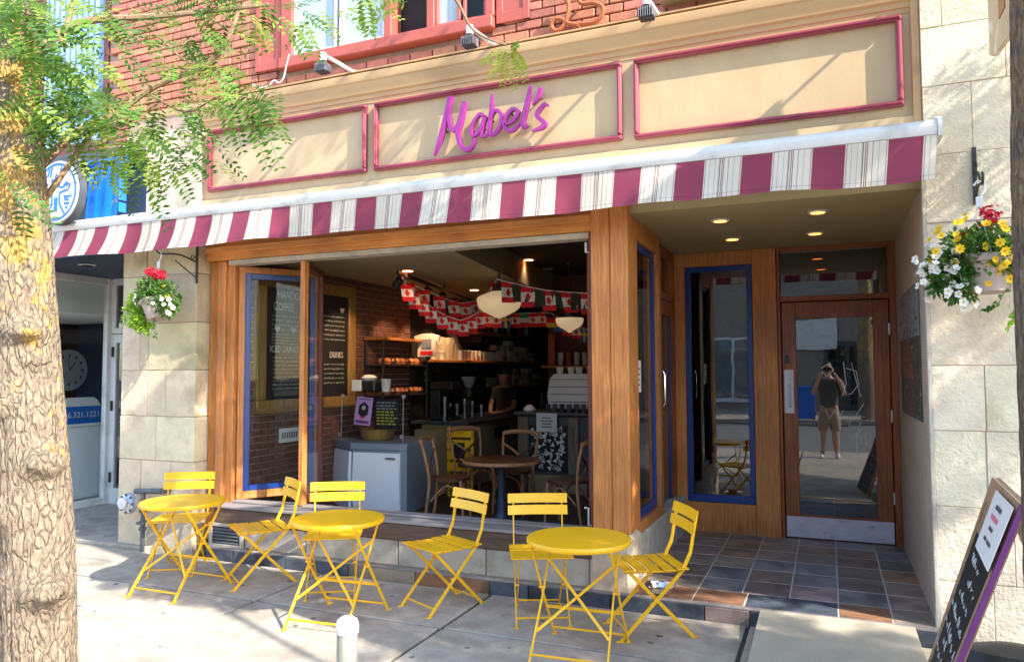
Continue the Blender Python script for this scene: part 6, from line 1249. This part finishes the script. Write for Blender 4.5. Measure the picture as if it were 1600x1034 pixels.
for lb, b_, tp_ in (('black iron plant bracket on the right stone wall', at(1523, 275, 5.045), c1+V((-.01, .02, .42))), ('black iron plant bracket on the left pier under the awning', V((c2.x+.22, 5.045, c2.z+.34)), c2+V((.02, .02, .42)))):
    t = thing('plant_bracket', lb, 'bracket', b_)
    MB().box(b_.x-.012, b_.x+.012, b_.y-.008, b_.y+.006, b_.z-.17, b_.z+.17, .002).build('wall_plate', M_black, t)
    MB().tube(cm([tuple(b_+V((0, -.01, .02))), tuple(b_.lerp(V(tp_), .5)+V((0, 0, .04))), tuple(V(tp_)), tuple(V(tp_)+V((.0, -.04, .035))), tuple(V(tp_)+V((0, -.02, .06)))], 6), .008, 6).build('arm', M_black, t)
    MB().tube([b_+V((0, -.01, -.12)), b_.lerp(V(tp_), .6)+V((0, 0, -.02))], .006, 6).build('strut', M_black, t); sp_ = b_+V((0, -.05, .05)); MB().tube([sp_+V((0, .03*math.cos(k*.7)*(1-k/12), .03*math.sin(k*.7)*(1-k/12))) for k in range(11)], .005, 5).build('scroll', M_black, t)
# mosaic picture on the entry side wall
mp_ = thing('mosaic_picture', 'small mosaic picture of reddish spires and greenery on the entry side wall', 'mosaic', (.553, 6.1, 1.7))
ya, yb2, za, zb = 5.46, 6.82, 1.27, 2.16; ny, nz_ = 30, 34; MT = [srgb(132, 144, 148), srgb(146, 84, 74), srgb(82, 84, 60), srgb(120, 92, 78), srgb(58, 62, 76), srgb(170, 150, 128)]
MB().box(.549, .5555, ya-.01, yb2+.01, za-.01, zb+.01).build('backing', M_dgrey, mp_, sm=0); mt_ = MB(); rr_ = random.Random(2)
for i in range(ny):
    for j in range(nz_):
        u, v = i/ny, 1-j/nz_; spire = any(abs(u-c_) < wd_*(1-(v-.3)/h_) for c_, wd_, h_ in ((.25, .1, .5), (.42, .12, .62), (.6, .09, .45))) and v > .3
        k = 1 if spire else (0 if v > .62 else (2 if (v > .36 or abs(u-.5) > .36) else (3 if (i*7+j*3) % 5 < 3 else 4)))
        if rr_.random() < .18: k = rr_.choice([3, 4, 5, 2])
        y = yb2-(yb2-ya)*(i+.5)/ny; z = za+(zb-za)*(1-(j+.5)/nz_); hy, hz = (yb2-ya)/ny*.46, (zb-za)/nz_*.46; mt_.box(.545, .5485, y-hy, y+hy, z-hz, z+hz, 0, k)
tag(mt_.build('mosaic_tiles', [mat('tile_colour', c_, .4, .25, 30) for c_ in MT], mp_, sm=0), kind='stuff')
nb2 = thing('door_notice', 'white opening notice stuck to the side window of the entry', 'notice', (-1.27, 5.5, 1.6)); q = atx(1003, 588, -1.268)
MB().box(-1.318, -1.3165, q.y-.05+.06, q.y+.12+.06, q.z-.12, q.z+.12).build('sheet', M_paper, nb2, sm=0)
for k in range(4): MB().box(-1.316, -1.315, q.y+.03, q.y+.14, q.z+.05-k*.04, q.z+.062-k*.04).build('print_line', M_ink, nb2, sm=0)

# ================================================================== TREES
from mathutils import noise as NZ
def trunk_mesh(axis, burls, r, name, par, n=110, rings=420, seed=0, rough=1.0, bk=None):
    cs = [V(c) for c in cm([tuple(a) for a in axis], rings//(len(axis)-1))]; rs_ = cm([(x_,) for x_ in r], rings//(len(axis)-1)); mb = MB()
    for i, p in enumerate(cs):
        for k in range(n):
            a = 2*PI*k/n; d = V((math.cos(a), math.sin(a), 0)); rad = rs_[i][0]
            ca, sa = math.cos(a), math.sin(a); wob = NZ.noise(V((ca*2, sa*2, p.z*4+seed)))*.5
            c1_ = min(1, abs(NZ.noise(V((ca*4.2+wob+seed, sa*4.2+wob, p.z*1.2))))*4.5); c2_ = min(1, abs(NZ.noise(V((ca*9+wob, sa*9+seed, p.z*3.2))))*4.0); fine = NZ.noise(V((ca*22, sa*22+seed, p.z*30))); big = NZ.noise(V((ca*1.2+seed, sa*1.2, p.z*1.5)))
            rad *= 1+rough*(.05*c1_+.03*c2_+.014*fine+.06*big-.06)
            pt = p+d*rad
            for bp, br, bh in burls:
                ds = ((pt-V(bp))*1.0); ds.z *= 1.3; l = ds.length
                if l < br*2: pt = pt+d*bh*math.exp(-(l/br)**2*1.6)*(1+.35*NZ.noise(pt*28))
            mb.v.append(pt)
    for i in range(len(cs)-1):
        for k in range(n): a = i*n+k; b = i*n+(k+1) % n; mb.f.append((a, b, b+n, a+n)); mb.m.append(0)
    return mb.build(name, bk or M_bark, par, sm=180)
TY = 2.3
lt = thing('street_tree', 'street tree with rough golden barked trunk and feathery leaves at the left', 'tree', (-3.25, TY, 0))
ax = [at(66, 1100, TY), at(60, 900, TY), at(50, 700, TY), at(36, 500, TY), at(24, 330, TY), at(12, 180, TY), at(2, 40, TY), at(-20, -160, TY), at(-50, -420, TY)]; ax[0].z = -.05
bu = [(at(px, py, TY-.06), br*1.15, bh*2.0) for px, py, br, bh in ((37, 519, .07, .045), (60, 560, .055, .04), (26, 630, .08, .05), (72, 722, .085, .055), (32, 800, .08, .05), (5, 700, .06, .05), (75, 925, .09, .05), (100, 850, .05, .03), (15, 900, .06, .05))]
trunk_mesh(ax, bu, [.150, .142, .144, .142, .142, .138, .134, .12, .1], 'trunk', lt, seed=3)
M_twig = mat('twig_bark', srgb(142, 116, 88), .85, .25, 20, bump=.2)
lr = random.Random(21)
def frond(mb, p, d, up, L, n=11, mi=0, ll=.034, droop=.5):
    p = V(p); d = V(d).normalized(); up = V(up).normalized(); step = L/n; pts = [p.copy()]
    for k in range(n):
        d = (d+V((0, 0, -droop*step*2))).normalized(); p = p+d*step; pts.append(p.copy()); sd = d.cross(up)
        sd = sd.normalized() if sd.length > 1e-3 else d.orthogonal().normalized(); nn_ = sd.cross(d)
        l = ll*(.7+.5*math.sin(PI*(k+.8)/(n+.6)))
        for s_ in (-1, 1):
            q = (sd*s_+d*.35+nn_*lr.uniform(-.25, .35)).normalized(); w_ = l*.44; m_ = p+q*l*.5; t_ = d*w_*.5
            mb.face([p, m_-t_+nn_*.002, p+q*l, m_+t_+nn_*.002], mi)
    for a, b in zip(pts[:-1], pts[1:]):
        s_ = (b-a).cross(up); s_ = s_.normalized()*.0012 if s_.length > 1e-6 else V((.0012, 0, 0)); mb.face([a-s_, a+s_, b+s_, b-s_], mi)
crown = MB()
def branch(par, pts, r0, r1):
    cs = cm([tuple(p) for p in pts], 5); rs_ = [r0+(r1-r0)*i/(len(cs)-1) for i in range(len(cs))]; MB().tube(cs, rs_, 7).build('branch', M_twig, par); return cs
brs = [branch(lt, [at(20, 420, 2.3), at(40, 370, 2.35), at(61, 325, 2.4), at(118, 244, 2.5), at(150, 195, 2.6)], .022, .010),
 branch(lt, [at(25, 300, 2.3), at(110, 215, 2.6), at(187, 172, 2.8), at(244, 134, 2.9), at(325, 100, 3.0), at(357, 60, 3.05), at(375, 10, 3.1)], .024, .009),
 branch(lt, [at(10, 120, 2.3), at(90, 55, 2.5), at(140, 33, 2.6), at(260, 25, 2.8), at(420, 8, 3.0)], .03, .01),
 branch(lt, [at(187, 172, 2.8), at(175, 200, 2.75), at(160, 225, 2.7)], .012, .005), branch(lt, [at(97, 70, 2.5), at(105, 40, 2.55), at(120, -20, 2.6)], .02, .012),
 branch(lt, [at(230, 145, 2.9), at(290, 175, 2.85), at(345, 150, 2.9), at(400, 155, 2.95)], .008, .003), branch(lt, [at(250, 60, 2.8), at(290, 95, 2.85), at(330, 105, 2.9)], .006, .003)]
for cx_, cy_, rx, ry, n, Y in ((40, 50, 65, 60, 120, 2.25), (105, 130, 60, 60, 66, 2.45), (110, 185, 55, 55, 60, 2.5), (60, 130, 50, 60, 30, 2.2), (195, 200, 45, 45, 34, 2.65), (180, 100, 40, 40, 12, 2.7), (215, 255, 45, 40, 26, 2.75), (270, 240, 45, 40, 26, 2.85), (290, 135, 50, 35, 26, 2.9), (255, 160, 40, 30, 16, 2.85), (330, 80, 50, 45, 34, 3.0), (370, 20, 60, 35, 34, 3.05), (250, 30, 60, 30, 20, 2.8), (160, 20, 50, 30, 26, 2.6), (440, 25, 50, 30, 26, 3.1), (235, 185, 40, 30, 10, 2.8), (560, 2, 50, 12, 9, 3.2), (500, 10, 40, 22, 10, 3.15), (620, -2, 26, 12, 7, 3.3), (10, 250, 16, 40, 12, 2.2), (20, 290, 25, 25, 8, 2.15), (10, 420, 18, 30, 4, 2.2), (395, 175, 50, 40, 20, 2.95), (315, 255, 30, 30, 9, 2.9), (280, 215, 45, 50, 26, 2.9), (140, 250, 50, 40, 18, 2.6), (430, 150, 25, 20, 5, 3.0)):
    for k in range(int(n*.56)):
        a = lr.uniform(0, 6.28); q = lr.random()**.5; px, py = cx_+rx*q*math.cos(a), cy_-ry*.3+ry*q*math.sin(a); p = at(px, py, Y+lr.uniform(-.3, .3))
        th = lr.uniform(-PI, PI); d = V((math.cos(th), math.sin(th)*.8-.1, lr.uniform(-.75, .15)))
        frond(crown, p, d, (lr.gauss(0, .35), lr.gauss(-.45, .35), .8), lr.uniform(.16, .25), lr.randint(7, 9), lr.choice((0, 0, 1, 2, 2)), lr.uniform(.038, .05), lr.uniform(.3, 1.6))
# the long spray in front of the sign panel
for (px, py), (qx, qy) in (((352, 150), (465, 205)), ((360, 160), (430, 235)), ((355, 160), (380, 230)), ((350, 150), (440, 175)), ((345, 150), (362, 215)), ((370, 155), (410, 215)), ((300, 250), (330, 270)), ((210, 260), (275, 330)), ((235, 250), (245, 325)), ((255, 260), (300, 300)), ((225, 240), (205, 330))):
    a, b = at(px, py, 2.95), at(qx, qy, 2.9); frond(crown, a, b-a+V((0, 0, .25*(b-a).length)), (0, -.8, .6), (b-a).length*1.05, 11, lr.choice((0, 2, 2)), .046, 1.2)
tag(crown.build('crown', [M_leaf, M_leaf2, M_leaf3], lt, sm=0), kind='stuff')
sp = MB(); tg = [at(735, 40, 3.4), at(758, 62, 3.4), at(795, 78, 3.4)]; br2 = branch(lt, [at(600, -60, 3.2), at(680, -20, 3.3), at(712, 0, 3.35), at(735, 42, 3.4), at(760, 60, 3.4), at(792, 72, 3.4)], .011, .004)
for dx, dy in ((-30, 45), (-10, 55), (10, 60), (25, 30), (28, 45), (-45, 20), (15, -8), (-20, 30)): 
    a = at(795+dx*.15, 78, 3.4); b = at(795+dx, 78+dy, 3.4+lr.uniform(-.1, .1)); frond(sp, a, b-a, (0, -.9, .4), (b-a).length, 10, 0, .03, .4)
tag(sp.build('leaf_spray', leafm('young_leaf', (.3, .4, .03), .5), lt, sm=0), kind='stuff')
st3 = thing('street_tree', 'street tree across the road mirrored in the door glass', 'tree', (1.15, -11.8, 0))
trunk_mesh([(1.15, -11.8, -.1), (1.1, -11.8, 2), (1.15, -11.8, 4), (1.0, -11.8, 6)], [], [.26, .22, .2, .14], 'trunk', st3, n=24, rings=60, seed=17)
# tree on the right: trunk in view at the edge, crown above the street shades the pavement
rt = thing('street_tree', 'street tree trunk with rough bark at the right edge beside the sandwich board', 'tree', (.745, 3.0, 0))
trunk_mesh([(.735, 3.0, -.05), (.715, 3.0, 1.2), (.718, 3.0, 2.4), (.76, 2.98, 3.6), (.9, 2.9, 5.2), (1.1, 2.8, 6.6)], [], [.15, .125, .118, .112, .10, .08], 'trunk', rt, n=64, rings=240, seed=9, bk=M_bark2)
cr2 = MB()
def shade(par, mb, root, blobs, seed):
    r = random.Random(seed)
    for cx_, cy_, cz_, rx, ry, rz, n in blobs:
        branch(par, [root, V(root).lerp(V((cx_, cy_, cz_)), .5)+V((0, 0, .3)), (cx_, cy_, cz_)], .05, .012)
        for k in range(n):
            d = V((r.gauss(0, 1), r.gauss(0, 1), r.gauss(0, 1))).normalized()*(r.random()**.33); p = V((cx_+d.x*rx, cy_+d.y*ry, cz_+d.z*rz)); th = r.uniform(0, 6.28)
            frond(mb, p, (math.cos(th), math.sin(th), r.uniform(-.5, .2)), (r.gauss(0, .4), r.gauss(0, .4), 1), .24, 6, 0, .07, 1.0)
shade(rt, cr2, (.95, 2.85, 5.4), [(2.6, 3.1, 4.6, 1.0, .7, .5, 420), (4.0, 2.7, 4.7, 1.2, .9, .55, 620), (5.4, 2.3, 5.0, 1.2, .9, .6, 620), (6.8, 1.9, 5.2, 1.2, 1.0, .7, 520), (5.0, 1.0, 5.0, 1.1, .4, .5, 160), (1.2, 2.75, 4.7, .9, .33, .4, 330), (-.6, 3.75, 4.9, .9, .35, .4, 260), (2.6, 3.75, 4.8, 1.3, .3, .4, 260), (-.3, 4.0, 6.3, 1.9, .35, .5, 80), (4.5, 3.95, 4.8, 1.2, .35, .5, 200), (3.2, 4.35, 4.9, .9, .3, .4, 80)], 5)
tag(cr2.build('crown', M_leaf, rt, sm=0), kind='stuff')
st2 = thing('street_tree', 'street tree out on the kerb whose crown dapples the shopfront', 'tree', (6.2, .6, 0))
trunk_mesh([(6.2, .6, -.1), (6.15, .65, 2), (6.2, .7, 4), (6.1, .8, 6)], [], [.16, .14, .12, .08], 'trunk', st2, n=24, rings=60, seed=13)
cr3 = MB(); shade(st2, cr3, (6.15, .75, 4.8), [(7.8, 2.0, 5.8, 1.2, 1.0, .8, 420), (8.6, 1.2, 6.6, 1.3, 1.0, .8, 360), (6.4, .6, 6.2, 1.2, .8, .7, 300)], 6); tag(cr3.build('crown', M_leaf, st2, sm=0), kind='stuff')
